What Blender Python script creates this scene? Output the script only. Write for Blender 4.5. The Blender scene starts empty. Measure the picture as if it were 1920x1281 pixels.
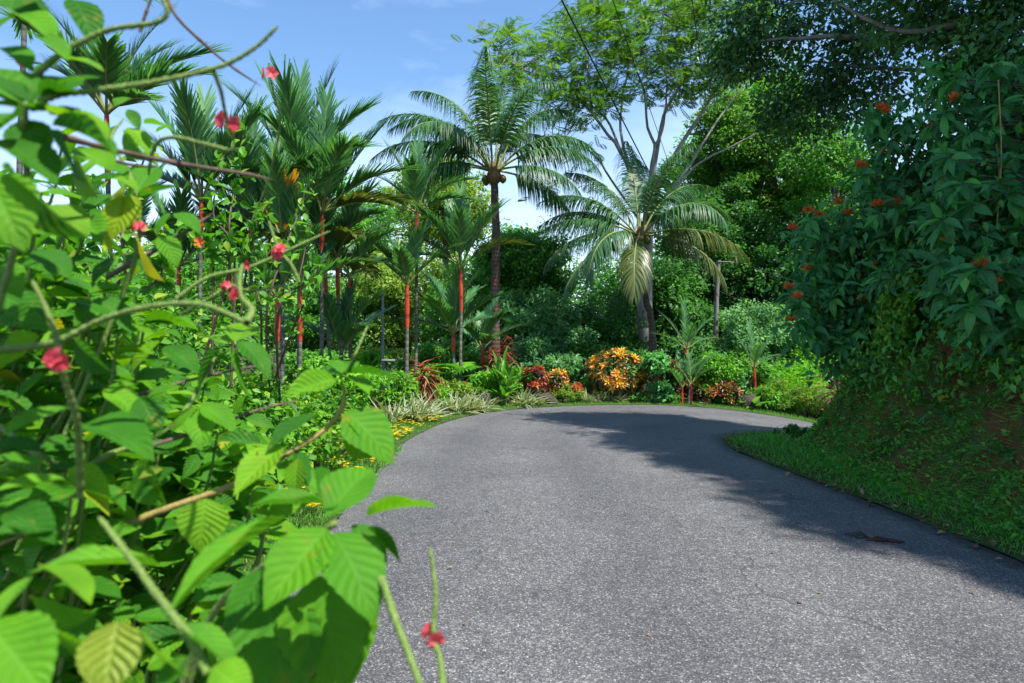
import bpy, math, random
import numpy as np

sc = bpy.context.scene
COL = sc.collection
rng = np.random.default_rng(11)
random.seed(11)
PI = math.pi

# ------------------------------------------------------------------ camera, sky, sun, exposure
CAM = np.array([0.0, 0.0, 1.5])
F_PX, CX, CY = 1280.0, 960.0, 640.5
cd = bpy.data.cameras.new('camera')
cam = bpy.data.objects.new('camera', cd)
COL.objects.link(cam)
cam.location = CAM
cam.rotation_euler = (PI / 2, 0, 0)
cd.lens = 24.0
cd.sensor_width = 36.0
cd.clip_start = 0.02
cd.clip_end = 3000
cd.dof.use_dof = True
cd.dof.focus_distance = 11.0
cd.dof.aperture_fstop = 6.3
sc.camera = cam

SUN = np.array([0.37, -0.30, 0.88])
SUN /= np.linalg.norm(SUN)
world = bpy.data.worlds.new('World')
sc.world = world
world.use_nodes = True
wn, wl = world.node_tree.nodes, world.node_tree.links
wn.clear()
wo = wn.new('ShaderNodeOutputWorld')
bg = wn.new('ShaderNodeBackground')
bg.inputs['Strength'].default_value = 0.105
sky = wn.new('ShaderNodeTexSky')
sky.sky_type = 'NISHITA'
sky.sun_disc = False
sky.sun_elevation = math.asin(SUN[2])
sky.sun_rotation = math.atan2(SUN[0], SUN[1])
sky.air_density = 1.0
sky.dust_density = 0.2
sky.ozone_density = 1.6
tc = wn.new('ShaderNodeTexCoord')
mp = wn.new('ShaderNodeMapping')
mp.inputs['Scale'].default_value = (1.0, 1.0, 2.6)
nz = wn.new('ShaderNodeTexNoise')
nz.inputs['Scale'].default_value = 2.2
nz.inputs['Detail'].default_value = 7
nz.inputs['Roughness'].default_value = 0.55
rp = wn.new('ShaderNodeValToRGB')
rp.color_ramp.elements[0].position = 0.52
rp.color_ramp.elements[0].color = (0, 0, 0, 1)
rp.color_ramp.elements[1].position = 0.86
rp.color_ramp.elements[1].color = (0.75, 0.75, 0.75, 1)
mx = wn.new('ShaderNodeMix')
mx.data_type = 'RGBA'
mx.inputs[7].default_value = (6.6, 6.9, 7.4, 1)
wl.new(tc.outputs['Generated'], mp.inputs['Vector'])
wl.new(mp.outputs['Vector'], nz.inputs['Vector'])
wl.new(nz.outputs['Fac'], rp.inputs['Fac'])
wl.new(rp.outputs['Color'], mx.inputs[0])
wl.new(sky.outputs['Color'], mx.inputs[6])
# pale haze towards the horizon, the same all round, and a cool white balance
sx = wn.new('ShaderNodeSeparateXYZ')
wl.new(tc.outputs['Generated'], sx.inputs[0])
hr = wn.new('ShaderNodeMapRange')
hr.inputs['From Min'].default_value = 0.34
hr.inputs['From Max'].default_value = 0.0
hr.inputs['To Max'].default_value = 0.75
wl.new(sx.outputs[2], hr.inputs['Value'])
hz = wn.new('ShaderNodeMix')
hz.data_type = 'RGBA'
hz.inputs[7].default_value = (6.2, 6.9, 7.8, 1)
wl.new(hr.outputs[0], hz.inputs[0])
tn = wn.new('ShaderNodeMix')
tn.data_type = 'RGBA'
tn.blend_type = 'MULTIPLY'
tn.inputs[0].default_value = 1.0
tn.inputs[7].default_value = (0.80, 0.96, 1.07, 1)
wl.new(mx.outputs[2], tn.inputs[6])
wl.new(tn.outputs[2], hz.inputs[6])
wl.new(hz.outputs[2], bg.inputs['Color'])
wl.new(bg.outputs['Background'], wo.inputs['Surface'])

sd = bpy.data.lights.new('sun', 'SUN')
sd.energy = 4.3
sd.angle = math.radians(0.8)
sd.color = (1.0, 0.955, 0.88)
sun = bpy.data.objects.new('sun', sd)
COL.objects.link(sun)
from mathutils import Vector, Matrix
sun.rotation_euler = Vector(SUN).to_track_quat('Z', 'Y').to_euler()
sc.view_settings.view_transform = 'Standard'
sc.view_settings.look = 'None'
sc.view_settings.exposure = 1.15
sc.view_settings.gamma = 1.0
sc.view_settings.use_curve_mapping = False
sc.cycles.max_bounces = 7
sc.cycles.diffuse_bounces = 5
sc.cycles.glossy_bounces = 2
sc.cycles.transmission_bounces = 4
sc.cycles.caustics_reflective = False
sc.cycles.caustics_refractive = False


def P(px, py, d):
    """photo pixel at depth d metres -> world point"""
    return np.array([(px - CX) / F_PX * d, d, CAM[2] + (CY - py) / F_PX * d])


def gz(x):
    x = np.asarray(x, float)
    return -0.025 * np.clip(x - 3, 0, 6.5) ** 2


# ------------------------------------------------------------------ materials
def nt(name):
    m = bpy.data.materials.new(name)
    m.use_nodes = True
    n = m.node_tree.nodes
    l = m.node_tree.links
    n.clear()
    out = n.new('ShaderNodeOutputMaterial')
    return m, n, l, out


def math_n(n, l, op, a, b=None, c=None):
    k = n.new('ShaderNodeMath')
    k.operation = op
    for i, v in enumerate((a, b, c)):
        if v is None:
            continue
        if isinstance(v, (int, float)):
            k.inputs[i].default_value = v
        else:
            l.new(v, k.inputs[i])
    return k.outputs[0]


def ramp_n(n, l, fac, stops, interp='LINEAR'):
    r = n.new('ShaderNodeValToRGB')
    r.color_ramp.interpolation = interp
    el = r.color_ramp.elements
    while len(el) < len(stops):
        el.new(0.5)
    for e, (p, c) in zip(el, stops):
        e.position = p
        e.color = (c[0], c[1], c[2], 1) if len(c) == 3 else c
    l.new(fac, r.inputs['Fac'])
    return r.outputs['Color']


def mix_n(n, l, mode, fac, a, b):
    k = n.new('ShaderNodeMix')
    k.data_type = 'RGBA'
    k.blend_type = mode
    for i, v in ((0, fac), (6, a), (7, b)):
        if isinstance(v, (int, float)):
            k.inputs[i].default_value = v
        elif isinstance(v, tuple):
            k.inputs[i].default_value = (v[0], v[1], v[2], 1)
        else:
            l.new(v, k.inputs[i])
    return k.outputs[2]


def noise_n(n, l, scale, detail=3, rough=0.5, vec=None):
    k = n.new('ShaderNodeTexNoise')
    k.inputs['Scale'].default_value = scale
    k.inputs['Detail'].default_value = detail
    k.inputs['Roughness'].default_value = rough
    if vec is not None:
        l.new(vec, k.inputs['Vector'])
    return k.outputs['Fac']


def leaf_mat(name, stops, rough=0.5, spec=0.3, trans=0.33, tmul=(1.7, 1.75, 0.7), vein=0.0, nveins=9,
             bump=0.0, objrand=1.0, stripe=None, stripe_at=0.55, patch=0.0, spots=0.0):
    """leaf: colour from a per-leaf value, optional veins or striping from the leaf's own u (across) and v (along)"""
    m, n, l, out = nt(name)
    at = n.new('ShaderNodeAttribute')
    at.attribute_name = 'lv'
    sp = n.new('ShaderNodeSeparateXYZ')
    l.new(at.outputs['Vector'], sp.inputs[0])
    u, v, r = sp.outputs[0], sp.outputs[1], sp.outputs[2]
    val = r
    if objrand:
        oi = n.new('ShaderNodeObjectInfo')
        val = math_n(n, l, 'FRACT', math_n(n, l, 'ADD', math_n(n, l, 'MULTIPLY', oi.outputs['Random'], objrand), r))
    col = ramp_n(n, l, val, stops)
    if patch:
        tcn = n.new('ShaderNodeTexCoord')
        f = noise_n(n, l, 0.9, 2, 0.5, tcn.outputs['Object'])
        f = math_n(n, l, 'MULTIPLY_ADD', f, patch * 2, 1 - patch)
        cc = n.new('ShaderNodeCombineColor')
        for i in range(3):
            l.new(f, cc.inputs[i])
        col = mix_n(n, l, 'MULTIPLY', 1.0, col, cc.outputs[0])
    if spots:
        tcs = n.new('ShaderNodeTexCoord')
        oi2 = n.new('ShaderNodeObjectInfo')
        ad = n.new('ShaderNodeVectorMath')
        ad.operation = 'ADD'
        l.new(tcs.outputs['Object'], ad.inputs[0])
        cx = n.new('ShaderNodeCombineXYZ')
        l.new(math_n(n, l, 'MULTIPLY', oi2.outputs['Random'], 37.0), cx.inputs[0])
        l.new(cx.outputs[0], ad.inputs[1])
        f1 = noise_n(n, l, 3.2, 4, 0.6, ad.outputs[0])
        col = mix_n(n, l, 'MIX', ramp_n(n, l, f1, [(0.60, (0, 0, 0)), (0.70, (spots, spots, spots))]), col, (0.20, 0.21, 0.02))
        f2 = noise_n(n, l, 11.0, 2, 0.5, ad.outputs[0])
        col = mix_n(n, l, 'MIX', ramp_n(n, l, f2, [(0.72, (0, 0, 0)), (0.75, (0.85, 0.85, 0.85))]), col, (0.09, 0.045, 0.015))
        f3 = noise_n(n, l, 1.3, 2, 0.5, ad.outputs[0])
        col = mix_n(n, l, 'MULTIPLY', 1.0, col, ramp_n(n, l, f3, [(0.3, (0.72, 0.78, 0.8)), (0.7, (1.25, 1.15, 1.1))]))
    au = math_n(n, l, 'ABSOLUTE', u)
    h = None
    if stripe:
        f = math_n(n, l, 'SMOOTH_MIN', math_n(n, l, 'MULTIPLY', math_n(n, l, 'MAXIMUM', math_n(n, l, 'SUBTRACT', au, stripe_at), 0.0), 6.0), 1.0, 0.1)
        col = mix_n(n, l, 'MIX', f, col, stripe)
    if vein:
        oiv = n.new('ShaderNodeObjectInfo')
        nvv = math_n(n, l, 'MULTIPLY_ADD', oiv.outputs['Random'], 2.5, float(nveins) - 1.2)
        ph = math_n(n, l, 'SUBTRACT', math_n(n, l, 'MULTIPLY', v, nvv), math_n(n, l, 'MULTIPLY', au, 2.2))
        pp = math_n(n, l, 'PINGPONG', ph, 0.5)          # 0 on a vein, .5 between veins
        lat = math_n(n, l, 'MAXIMUM', math_n(n, l, 'MULTIPLY_ADD', pp, -6.0, 1.0), 0.0)
        mid = math_n(n, l, 'LESS_THAN', au, 0.05)
        vm = math_n(n, l, 'MAXIMUM', math_n(n, l, 'MULTIPLY', lat, 0.55), mid)
        col = mix_n(n, l, 'MIX', math_n(n, l, 'MULTIPLY', vm, vein), col,
                    mix_n(n, l, 'ADD', 1.0, col, (0.07, 0.10, 0.03)))
        h = math_n(n, l, 'MULTIPLY', math_n(n, l, 'POWER', math_n(n, l, 'MULTIPLY', pp, 2.0), 0.6),
                   math_n(n, l, 'MINIMUM', math_n(n, l, 'MULTIPLY', au, 6.0), 1.0))
    pb = n.new('ShaderNodeBsdfPrincipled')
    l.new(col, pb.inputs['Base Color'])
    pb.inputs['Roughness'].default_value = rough
    pb.inputs['Specular IOR Level'].default_value = spec
    tb = n.new('ShaderNodeBsdfTranslucent')
    l.new(mix_n(n, l, 'MULTIPLY', 1.0, col, tmul), tb.inputs['Color'])
    if bump:
        if h is None:
            h = noise_n(n, l, 40, 2)
        bm = n.new('ShaderNodeBump')
        bm.inputs['Strength'].default_value = bump
        bm.inputs['Distance'].default_value = 0.004
        l.new(h, bm.inputs['Height'])
        l.new(bm.outputs[0], pb.inputs['Normal'])
        l.new(bm.outputs[0], tb.inputs['Normal'])
    ms = n.new('ShaderNodeMixShader')
    ms.inputs[0].default_value = trans
    l.new(pb.outputs[0], ms.inputs[1])
    l.new(tb.outputs[0], ms.inputs[2])
    l.new(ms.outputs[0], out.inputs['Surface'])
    return m


def bark_mat(name, c1, c2, scale=14, stretch=(1, 1, 0.3), bump=0.6, rough=0.85, rings=0.0, c3=None):
    m, n, l, out = nt(name)
    t = n.new('ShaderNodeTexCoord')
    k = n.new('ShaderNodeMapping')
    k.inputs['Scale'].default_value = stretch
    l.new(t.outputs['Object'], k.inputs['Vector'])
    f = noise_n(n, l, scale, 5, 0.65, k.outputs[0])
    st = [(0.3, c1), (0.7, c2)]
    col = ramp_n(n, l, f, st)
    h = f
    if c3:
        f2 = noise_n(n, l, 5.0, 3, 0.6, t.outputs['Object'])
        g = ramp_n(n, l, f2, [(0.52, (0, 0, 0)), (0.6, (1, 1, 1))])
        col = mix_n(n, l, 'MIX', g, col, c3)
    if rings:
        s = n.new('ShaderNodeSeparateXYZ')
        l.new(t.outputs['Object'], s.inputs[0])
        zz = math_n(n, l, 'ADD', math_n(n, l, 'MULTIPLY', s.outputs[2], rings), math_n(n, l, 'MULTIPLY', f, 0.5))
        pp = math_n(n, l, 'PINGPONG', zz, 0.5)
        line = math_n(n, l, 'LESS_THAN', pp, 0.1)
        col = mix_n(n, l, 'MIX', math_n(n, l, 'MULTIPLY', line, 0.55), col, tuple(c * 0.45 for c in c1))
        h = math_n(n, l, 'ADD', math_n(n, l, 'MULTIPLY', pp, 1.0), f)
    pb = n.new('ShaderNodeBsdfPrincipled')
    l.new(col, pb.inputs['Base Color'])
    pb.inputs['Roughness'].default_value = rough
    pb.inputs['Specular IOR Level'].default_value = 0.25
    b = n.new('ShaderNodeBump')
    b.inputs['Strength'].default_value = bump
    b.inputs['Distance'].default_value = 0.02
    l.new(h, b.inputs['Height'])
    l.new(b.outputs[0], pb.inputs['Normal'])
    l.new(pb.outputs[0], out.inputs['Surface'])
    return m


def plain_mat(name, c, rough=0.6, spec=0.3, metal=0.0, var=0.25, scale=20):
    m, n, l, out = nt(name)
    t = n.new('ShaderNodeTexCoord')
    f = noise_n(n, l, scale, 4, 0.6, t.outputs['Object'])
    col = ramp_n(n, l, f, [(0.3, tuple(x * (1 - var) for x in c)), (0.7, tuple(min(1, x * (1 + var)) for x in c))])
    pb = n.new('ShaderNodeBsdfPrincipled')
    l.new(col, pb.inputs['Base Color'])
    pb.inputs['Roughness'].default_value = rough
    pb.inputs['Metallic'].default_value = metal
    pb.inputs['Specular IOR Level'].default_value = spec
    b = n.new('ShaderNodeBump')
    b.inputs['Strength'].default_value = 0.25
    b.inputs['Distance'].default_value = 0.01
    l.new(f, b.inputs['Height'])
    l.new(b.outputs[0], pb.inputs['Normal'])
    l.new(pb.outputs[0], out.inputs['Surface'])
    return m


def asphalt_mat():
    m, n, l, out = nt('asphalt')
    t = n.new('ShaderNodeTexCoord')
    o = t.outputs['Object']
    vo = n.new('ShaderNodeTexVoronoi')
    vo.inputs['Scale'].default_value = 125
    l.new(o, vo.inputs['Vector'])
    s = n.new('ShaderNodeSeparateColor')
    l.new(vo.outputs['Color'], s.inputs[0])
    chip = ramp_n(n, l, s.outputs[0], [(0.0, (0.070, 0.072, 0.079)), (0.45, (0.112, 0.114, 0.120)), (0.75, (0.16, 0.161, 0.165)),
                                       (0.94, (0.25, 0.248, 0.245)), (1.0, (0.46, 0.455, 0.44))])
    gap = ramp_n(n, l, vo.outputs['Distance'], [(0.45, (1, 1, 1)), (0.8, (0.3, 0.3, 0.3))])
    col = mix_n(n, l, 'MULTIPLY', 0.8, chip, gap)
    v2 = n.new('ShaderNodeTexVoronoi')
    v2.inputs['Scale'].default_value = 38
    l.new(o, v2.inputs['Vector'])
    s2 = n.new('ShaderNodeSeparateColor')
    l.new(v2.outputs['Color'], s2.inputs[0])
    big = math_n(n, l, 'MULTIPLY', math_n(n, l, 'GREATER_THAN', s2.outputs[0], 0.86), math_n(n, l, 'LESS_THAN', v2.outputs['Distance'], 0.36))
    col = mix_n(n, l, 'MIX', math_n(n, l, 'MULTIPLY', big, 0.4), col, (0.33, 0.325, 0.31))
    f = noise_n(n, l, 0.55, 5, 0.6, o)
    col = mix_n(n, l, 'MULTIPLY', 1.0, col, ramp_n(n, l, f, [(0.3, (0.68, 0.665, 0.67)), (0.7, (0.99, 0.97, 0.96))]))
    f3 = noise_n(n, l, 9, 4, 0.6, o)
    col = mix_n(n, l, 'MULTIPLY', 1.0, col, ramp_n(n, l, f3, [(0.3, (0.86, 0.86, 0.86)), (0.7, (1.12, 1.12, 1.12))]))
    # dusty tan scuffs
    f2 = noise_n(n, l, 1.3, 4, 0.7, o)
    col = mix_n(n, l, 'MIX', ramp_n(n, l, f2, [(0.66, (0, 0, 0)), (0.76, (0.35, 0.35, 0.35))]), col, (0.22, 0.18, 0.14))
    # darker fresh seal along the inner edge
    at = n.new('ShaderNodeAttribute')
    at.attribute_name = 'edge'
    # polished wheel paths, a few hairline cracks and oil stains
    wp = math_n(n, l, 'PINGPONG', math_n(n, l, 'ADD', at.outputs['Fac'], math_n(n, l, 'MULTIPLY', f, 0.9)), 0.85)
    col = mix_n(n, l, 'MULTIPLY', 1.0, col, ramp_n(n, l, wp, [(0.1, (0.90, 0.90, 0.91)), (0.7, (1.08, 1.08, 1.07))]))
    wv = n.new('ShaderNodeVectorMath')
    wv.operation = 'MULTIPLY_ADD'
    nv = n.new('ShaderNodeTexNoise')
    nv.inputs['Scale'].default_value = 2.5
    nv.inputs['Detail'].default_value = 6
    l.new(o, nv.inputs['Vector'])
    l.new(nv.outputs['Color'], wv.inputs[0])
    wv.inputs[1].default_value = (0.5, 0.5, 0.5)
    l.new(o, wv.inputs[2])
    vc = n.new('ShaderNodeTexVoronoi')
    vc.feature = 'DISTANCE_TO_EDGE'
    vc.inputs['Scale'].default_value = 0.42
    l.new(wv.outputs[0], vc.inputs['Vector'])
    ck = math_n(n, l, 'MULTIPLY', math_n(n, l, 'LESS_THAN', vc.outputs['Distance'], 0.0035), math_n(n, l, 'GREATER_THAN', noise_n(n, l, 0.8, 2, 0.5, o), 0.54))
    col = mix_n(n, l, 'MIX', math_n(n, l, 'MULTIPLY', ck, 0.6), col, (0.03, 0.03, 0.03))
    st = noise_n(n, l, 2.6, 3, 0.55, o)
    col = mix_n(n, l, 'MULTIPLY', 1.0, col, ramp_n(n, l, st, [(0.24, (0.72, 0.72, 0.73)), (0.36, (1, 1, 1))]))
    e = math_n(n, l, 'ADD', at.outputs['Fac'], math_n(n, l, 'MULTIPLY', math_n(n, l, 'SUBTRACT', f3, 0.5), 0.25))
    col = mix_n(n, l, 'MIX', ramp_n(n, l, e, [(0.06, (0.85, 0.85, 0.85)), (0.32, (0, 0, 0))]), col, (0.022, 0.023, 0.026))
    pb = n.new('ShaderNodeBsdfPrincipled')
    l.new(col, pb.inputs['Base Color'])
    pb.inputs['Roughness'].default_value = 0.62
    pb.inputs['Specular IOR Level'].default_value = 0.4
    b = n.new('ShaderNodeBump')
    b.inputs['Strength'].default_value = 0.55
    b.inputs['Distance'].default_value = 0.006
    l.new(math_n(n, l, 'MULTIPLY', vo.outputs['Distance'], -1.0), b.inputs['Height'])
    l.new(b.outputs[0], pb.inputs['Normal'])
    l.new(pb.outputs[0], out.inputs['Surface'])
    return m


def soil_mat(name, stops, scale=3.0, moss=None, bump=0.6):
    m, n, l, out = nt(name)
    t = n.new('ShaderNodeTexCoord')
    o = t.outputs['Object']
    f = noise_n(n, l, scale, 8, 0.68, o)
    col = ramp_n(n, l, f, stops)
    if moss:
        g = noise_n(n, l, 2.2, 6, 0.7, o)
        col = mix_n(n, l, 'MIX', ramp_n(n, l, g, [(0.43, (0, 0, 0)), (0.54, (0.92, 0.92, 0.92))]), col, moss)
    pb = n.new('ShaderNodeBsdfPrincipled')
    l.new(col, pb.inputs['Base Color'])
    pb.inputs['Roughness'].default_value = 0.95
    pb.inputs['Specular IOR Level'].default_value = 0.1
    b = n.new('ShaderNodeBump')
    b.inputs['Strength'].default_value = bump
    b.inputs['Distance'].default_value = 0.05
    l.new(noise_n(n, l, scale * 6, 8, 0.7, o), b.inputs['Height'])
    l.new(b.outputs[0], pb.inputs['Normal'])
    l.new(pb.outputs[0], out.inputs['Surface'])
    return m


M = {}
M['asphalt'] = asphalt_mat()
M['earth'] = soil_mat('earth', [(0.3, (0.035, 0.028, 0.016)), (0.55, (0.05, 0.055, 0.02)), (0.75, (0.04, 0.075, 0.02))], 2.0)
M['red_earth'] = soil_mat('red_earth', [(0.28, (0.07, 0.032, 0.019)), (0.5, (0.18, 0.068, 0.034)), (0.72, (0.29, 0.12, 0.06))], 2.2,
                          moss=(0.05, 0.085, 0.022))
M['turf'] = soil_mat('turf', [(0.3, (0.045, 0.05, 0.02)), (0.6, (0.05, 0.10, 0.022))], 6.0)
M['fore_leaf'] = leaf_mat('fore_leaf', [(0.0, (0.025, 0.131, 0.008)), (0.4, (0.050, 0.210, 0.009)), (0.75, (0.098, 0.304, 0.010)), (0.98, (0.154, 0.357, 0.012)), (1.0, (0.336, 0.336, 0.020))],
                          rough=0.6, spec=0.2, trans=0.42, tmul=(1.8, 1.6, 0.6), vein=0.18, nveins=8, bump=0.38, spots=0.8)
M['yellow_leaf'] = leaf_mat('yellow_leaf', [(0.0, (0.20, 0.30, 0.03)), (1.0, (0.40, 0.36, 0.03))], trans=0.4, vein=0.3, nveins=8, bump=0.6)
M['hedge_leaf'] = leaf_mat('hedge_leaf', [(0.0, (0.038, 0.146, 0.010)), (0.5, (0.074, 0.250, 0.013)), (0.9, (0.137, 0.347, 0.015)), (1.0, (0.274, 0.361, 0.021))],
                           rough=0.42, trans=0.36, vein=0.3, nveins=5, bump=0.3)
M['bank_leaf'] = leaf_mat('bank_leaf', [(0.0, (0.029, 0.146, 0.045)), (0.6, (0.046, 0.222, 0.060)), (1.0, (0.076, 0.343, 0.060))],
                          rough=0.42, spec=0.32, trans=0.30, vein=0.35, nveins=10, bump=0.7, spots=0.5)
M['vine_leaf'] = leaf_mat('vine_leaf', [(0.0, (0.040, 0.157, 0.025)), (0.6, (0.071, 0.272, 0.032)), (1.0, (0.158, 0.420, 0.038))], trans=0.3)
M['grass'] = leaf_mat('grass', [(0.0, (0.055, 0.179, 0.020)), (0.6, (0.091, 0.275, 0.024)), (0.93, (0.145, 0.344, 0.033)), (1.0, (0.290, 0.289, 0.088))], rough=0.5, trans=0.3, patch=0.3)
M['shade_grass'] = leaf_mat('bank_grass', [(0.0, (0.048, 0.213, 0.026)), (0.6, (0.082, 0.354, 0.037)), (0.93, (0.138, 0.465, 0.044)), (1.0, (0.303, 0.297, 0.103))], rough=0.5, trans=0.3, patch=0.3)
M['canopy'] = leaf_mat('canopy', [(0.0, (0.029, 0.094, 0.031)), (0.7, (0.050, 0.152, 0.039)), (1.0, (0.090, 0.232, 0.039))], rough=0.4, trans=0.22, patch=0.3)
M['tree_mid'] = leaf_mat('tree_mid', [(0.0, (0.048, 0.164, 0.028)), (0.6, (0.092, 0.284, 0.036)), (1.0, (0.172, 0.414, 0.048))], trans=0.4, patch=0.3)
M['tree_blue'] = leaf_mat('tree_blue', [(0.0, (0.059, 0.169, 0.064)), (0.6, (0.111, 0.296, 0.103)), (1.0, (0.220, 0.436, 0.172))], trans=0.4, rough=0.5, patch=0.3)
M['tree_yellow'] = leaf_mat('tree_yellow', [(0.0, (0.094, 0.188, 0.025)), (0.6, (0.173, 0.296, 0.034)), (1.0, (0.281, 0.390, 0.055))], trans=0.4, patch=0.3)
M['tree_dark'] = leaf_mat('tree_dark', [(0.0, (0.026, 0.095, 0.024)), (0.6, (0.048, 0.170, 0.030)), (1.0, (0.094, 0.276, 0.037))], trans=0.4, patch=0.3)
M['tree_bright'] = leaf_mat('tree_bright', [(0.0, (0.046, 0.138, 0.016)), (0.6, (0.086, 0.230, 0.021)), (1.0, (0.149, 0.322, 0.029))], trans=0.36, patch=0.3)
M['feather'] = leaf_mat('feather', [(0.0, (0.035, 0.095, 0.018)), (0.6, (0.065, 0.165, 0.022)), (1.0, (0.14, 0.27, 0.026))], trans=0.4, rough=0.55)
M['coco'] = leaf_mat('coco', [(0.0, (0.037, 0.114, 0.052)), (0.6, (0.060, 0.167, 0.063)), (1.0, (0.107, 0.228, 0.073))], rough=0.45, spec=0.4, trans=0.3)
M['coco_old'] = leaf_mat('coco_old', [(0.0, (0.063, 0.111, 0.024)), (0.7, (0.105, 0.153, 0.036)), (1.0, (0.168, 0.170, 0.056))], rough=0.4, spec=0.5, trans=0.3)
M['wax'] = leaf_mat('wax', [(0.0, (0.047, 0.161, 0.061)), (0.7, (0.080, 0.228, 0.077)), (1.0, (0.154, 0.338, 0.090))], rough=0.42, spec=0.45, trans=0.3)
M['wax_old'] = leaf_mat('wax_old', [(0.0, (0.06, 0.11, 0.02)), (0.7, (0.11, 0.15, 0.03)), (1.0, (0.2, 0.19, 0.05))], rough=0.4, trans=0.3)
M['orange_frond'] = leaf_mat('orange_frond', [(0.0, (0.50, 0.20, 0.02)), (0.7, (0.60, 0.27, 0.02)), (1.0, (0.55, 0.38, 0.15))], trans=0.35)
M['dead_frond'] = leaf_mat('dead_frond', [(0.0, (0.16, 0.075, 0.04)), (1.0, (0.30, 0.17, 0.10))], trans=0.15, rough=0.8)
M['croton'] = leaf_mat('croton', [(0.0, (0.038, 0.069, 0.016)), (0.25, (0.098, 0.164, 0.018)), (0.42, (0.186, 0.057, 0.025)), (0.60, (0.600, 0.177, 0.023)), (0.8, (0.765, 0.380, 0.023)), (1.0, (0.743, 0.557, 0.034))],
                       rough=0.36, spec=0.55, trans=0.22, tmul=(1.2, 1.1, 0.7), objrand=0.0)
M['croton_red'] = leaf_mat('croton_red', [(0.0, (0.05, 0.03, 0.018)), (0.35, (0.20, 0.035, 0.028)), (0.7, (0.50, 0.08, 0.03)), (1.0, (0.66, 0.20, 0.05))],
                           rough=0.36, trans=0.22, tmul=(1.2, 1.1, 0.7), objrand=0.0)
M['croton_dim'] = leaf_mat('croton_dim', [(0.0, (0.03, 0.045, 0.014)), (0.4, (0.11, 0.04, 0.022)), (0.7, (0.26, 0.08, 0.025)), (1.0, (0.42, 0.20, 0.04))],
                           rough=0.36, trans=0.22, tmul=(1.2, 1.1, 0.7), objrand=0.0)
M['ti'] = leaf_mat('ti', [(0.0, (0.10, 0.022, 0.02)), (0.5, (0.25, 0.05, 0.028)), (0.8, (0.38, 0.14, 0.06)), (1.0, (0.42, 0.26, 0.14))], trans=0.3, tmul=(1.4, 1.0, 0.8))
M['ti_dark'] = leaf_mat('ti_dark', [(0.0, (0.05, 0.018, 0.03)), (1.0, (0.13, 0.05, 0.06))], trans=0.25, tmul=(1.4, 1.0, 1.0))
M['lime'] = leaf_mat('lime', [(0.0, (0.060, 0.220, 0.015)), (0.6, (0.114, 0.344, 0.020)), (1.0, (0.204, 0.454, 0.030))], trans=0.36)
M['ginger'] = leaf_mat('ginger', [(0.0, (0.052, 0.182, 0.023)), (0.6, (0.085, 0.273, 0.029)), (1.0, (0.156, 0.364, 0.046))], rough=0.35, trans=0.36, vein=0.3, nveins=14)
M['mint'] = leaf_mat('mint', [(0.0, (0.061, 0.224, 0.060)), (0.6, (0.101, 0.336, 0.083)), (1.0, (0.176, 0.448, 0.105))], trans=0.3, rough=0.55)
M['fern'] = leaf_mat('fern', [(0.0, (0.075, 0.200, 0.020)), (0.6, (0.138, 0.288, 0.027)), (1.0, (0.250, 0.375, 0.044))], trans=0.35)
M['striped'] = leaf_mat('striped', [(0.0, (0.066, 0.132, 0.060)), (1.0, (0.132, 0.204, 0.096))], trans=0.25, stripe=(0.42, 0.46, 0.30), stripe_at=0.35)
M['bark'] = bark_mat('bark', (0.06, 0.05, 0.04), (0.17, 0.145, 0.12))
M['pale_bark'] = bark_mat('pale_bark', (0.17, 0.16, 0.15), (0.33, 0.31, 0.29), scale=6)
M['coco_bark'] = bark_mat('coco_bark', (0.05, 0.036, 0.026), (0.13, 0.10, 0.075), rings=9.0, c3=(0.16, 0.055, 0.035))
M['cane_bark'] = bark_mat('cane_bark', (0.07, 0.072, 0.06), (0.18, 0.18, 0.15), rings=7.0, scale=8)
M['green_cane'] = bark_mat('green_cane', (0.05, 0.08, 0.025), (0.10, 0.13, 0.04), rings=6.0, scale=8)
M['red_shaft'] = bark_mat('red_shaft', (0.30, 0.022, 0.014), (0.56, 0.085, 0.03), scale=7, stretch=(1, 1, 0.25), bump=0.15, rough=0.35, rings=2.3)
M['twig'] = bark_mat('twig', (0.07, 0.045, 0.035), (0.17, 0.12, 0.09), scale=60, bump=0.3)
M['green_stem'] = bark_mat('green_stem', (0.13, 0.22, 0.045), (0.22, 0.31, 0.075), scale=120, bump=0.7, rough=0.6)
M['tan_stem'] = bark_mat('tan_stem', (0.20, 0.17, 0.05), (0.34, 0.25, 0.08), scale=60, bump=0.4, rough=0.6)
M['rachis'] = bark_mat('rachis', (0.14, 0.17, 0.05), (0.24, 0.25, 0.08), scale=12, bump=0.1, rough=0.45)
M['fibre'] = bark_mat('fibre', (0.10, 0.055, 0.025), (0.24, 0.13, 0.055), scale=40, bump=0.6)
M['petal_pink'] = leaf_mat('petal_pink', [(0.0, (0.62, 0.055, 0.075)), (1.0, (0.74, 0.13, 0.16))], rough=0.5, trans=0.3, tmul=(1.2, 1.0, 1.0))
M['petal_orange'] = leaf_mat('petal_orange', [(0.0, (0.62, 0.10, 0.02)), (1.0, (0.72, 0.20, 0.035))], rough=0.5, trans=0.25, tmul=(1.2, 1.0, 1.0))
M['petal_yellow'] = leaf_mat('petal_yellow', [(0.0, (0.72, 0.50, 0.01)), (1.0, (0.80, 0.62, 0.02))], rough=0.5, trans=0.2, tmul=(1.1, 1.1, 0.8))
M['stone'] = plain_mat('stone', (0.05, 0.042, 0.036), 0.9, var=0.45, scale=7)
M['tan_stone'] = plain_mat('tan_stone', (0.33, 0.28, 0.22), 0.9, var=0.3, scale=3)
M['steel'] = plain_mat('steel', (0.16, 0.19, 0.22), 0.45, 0.5, 0.3, var=0.12)
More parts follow.
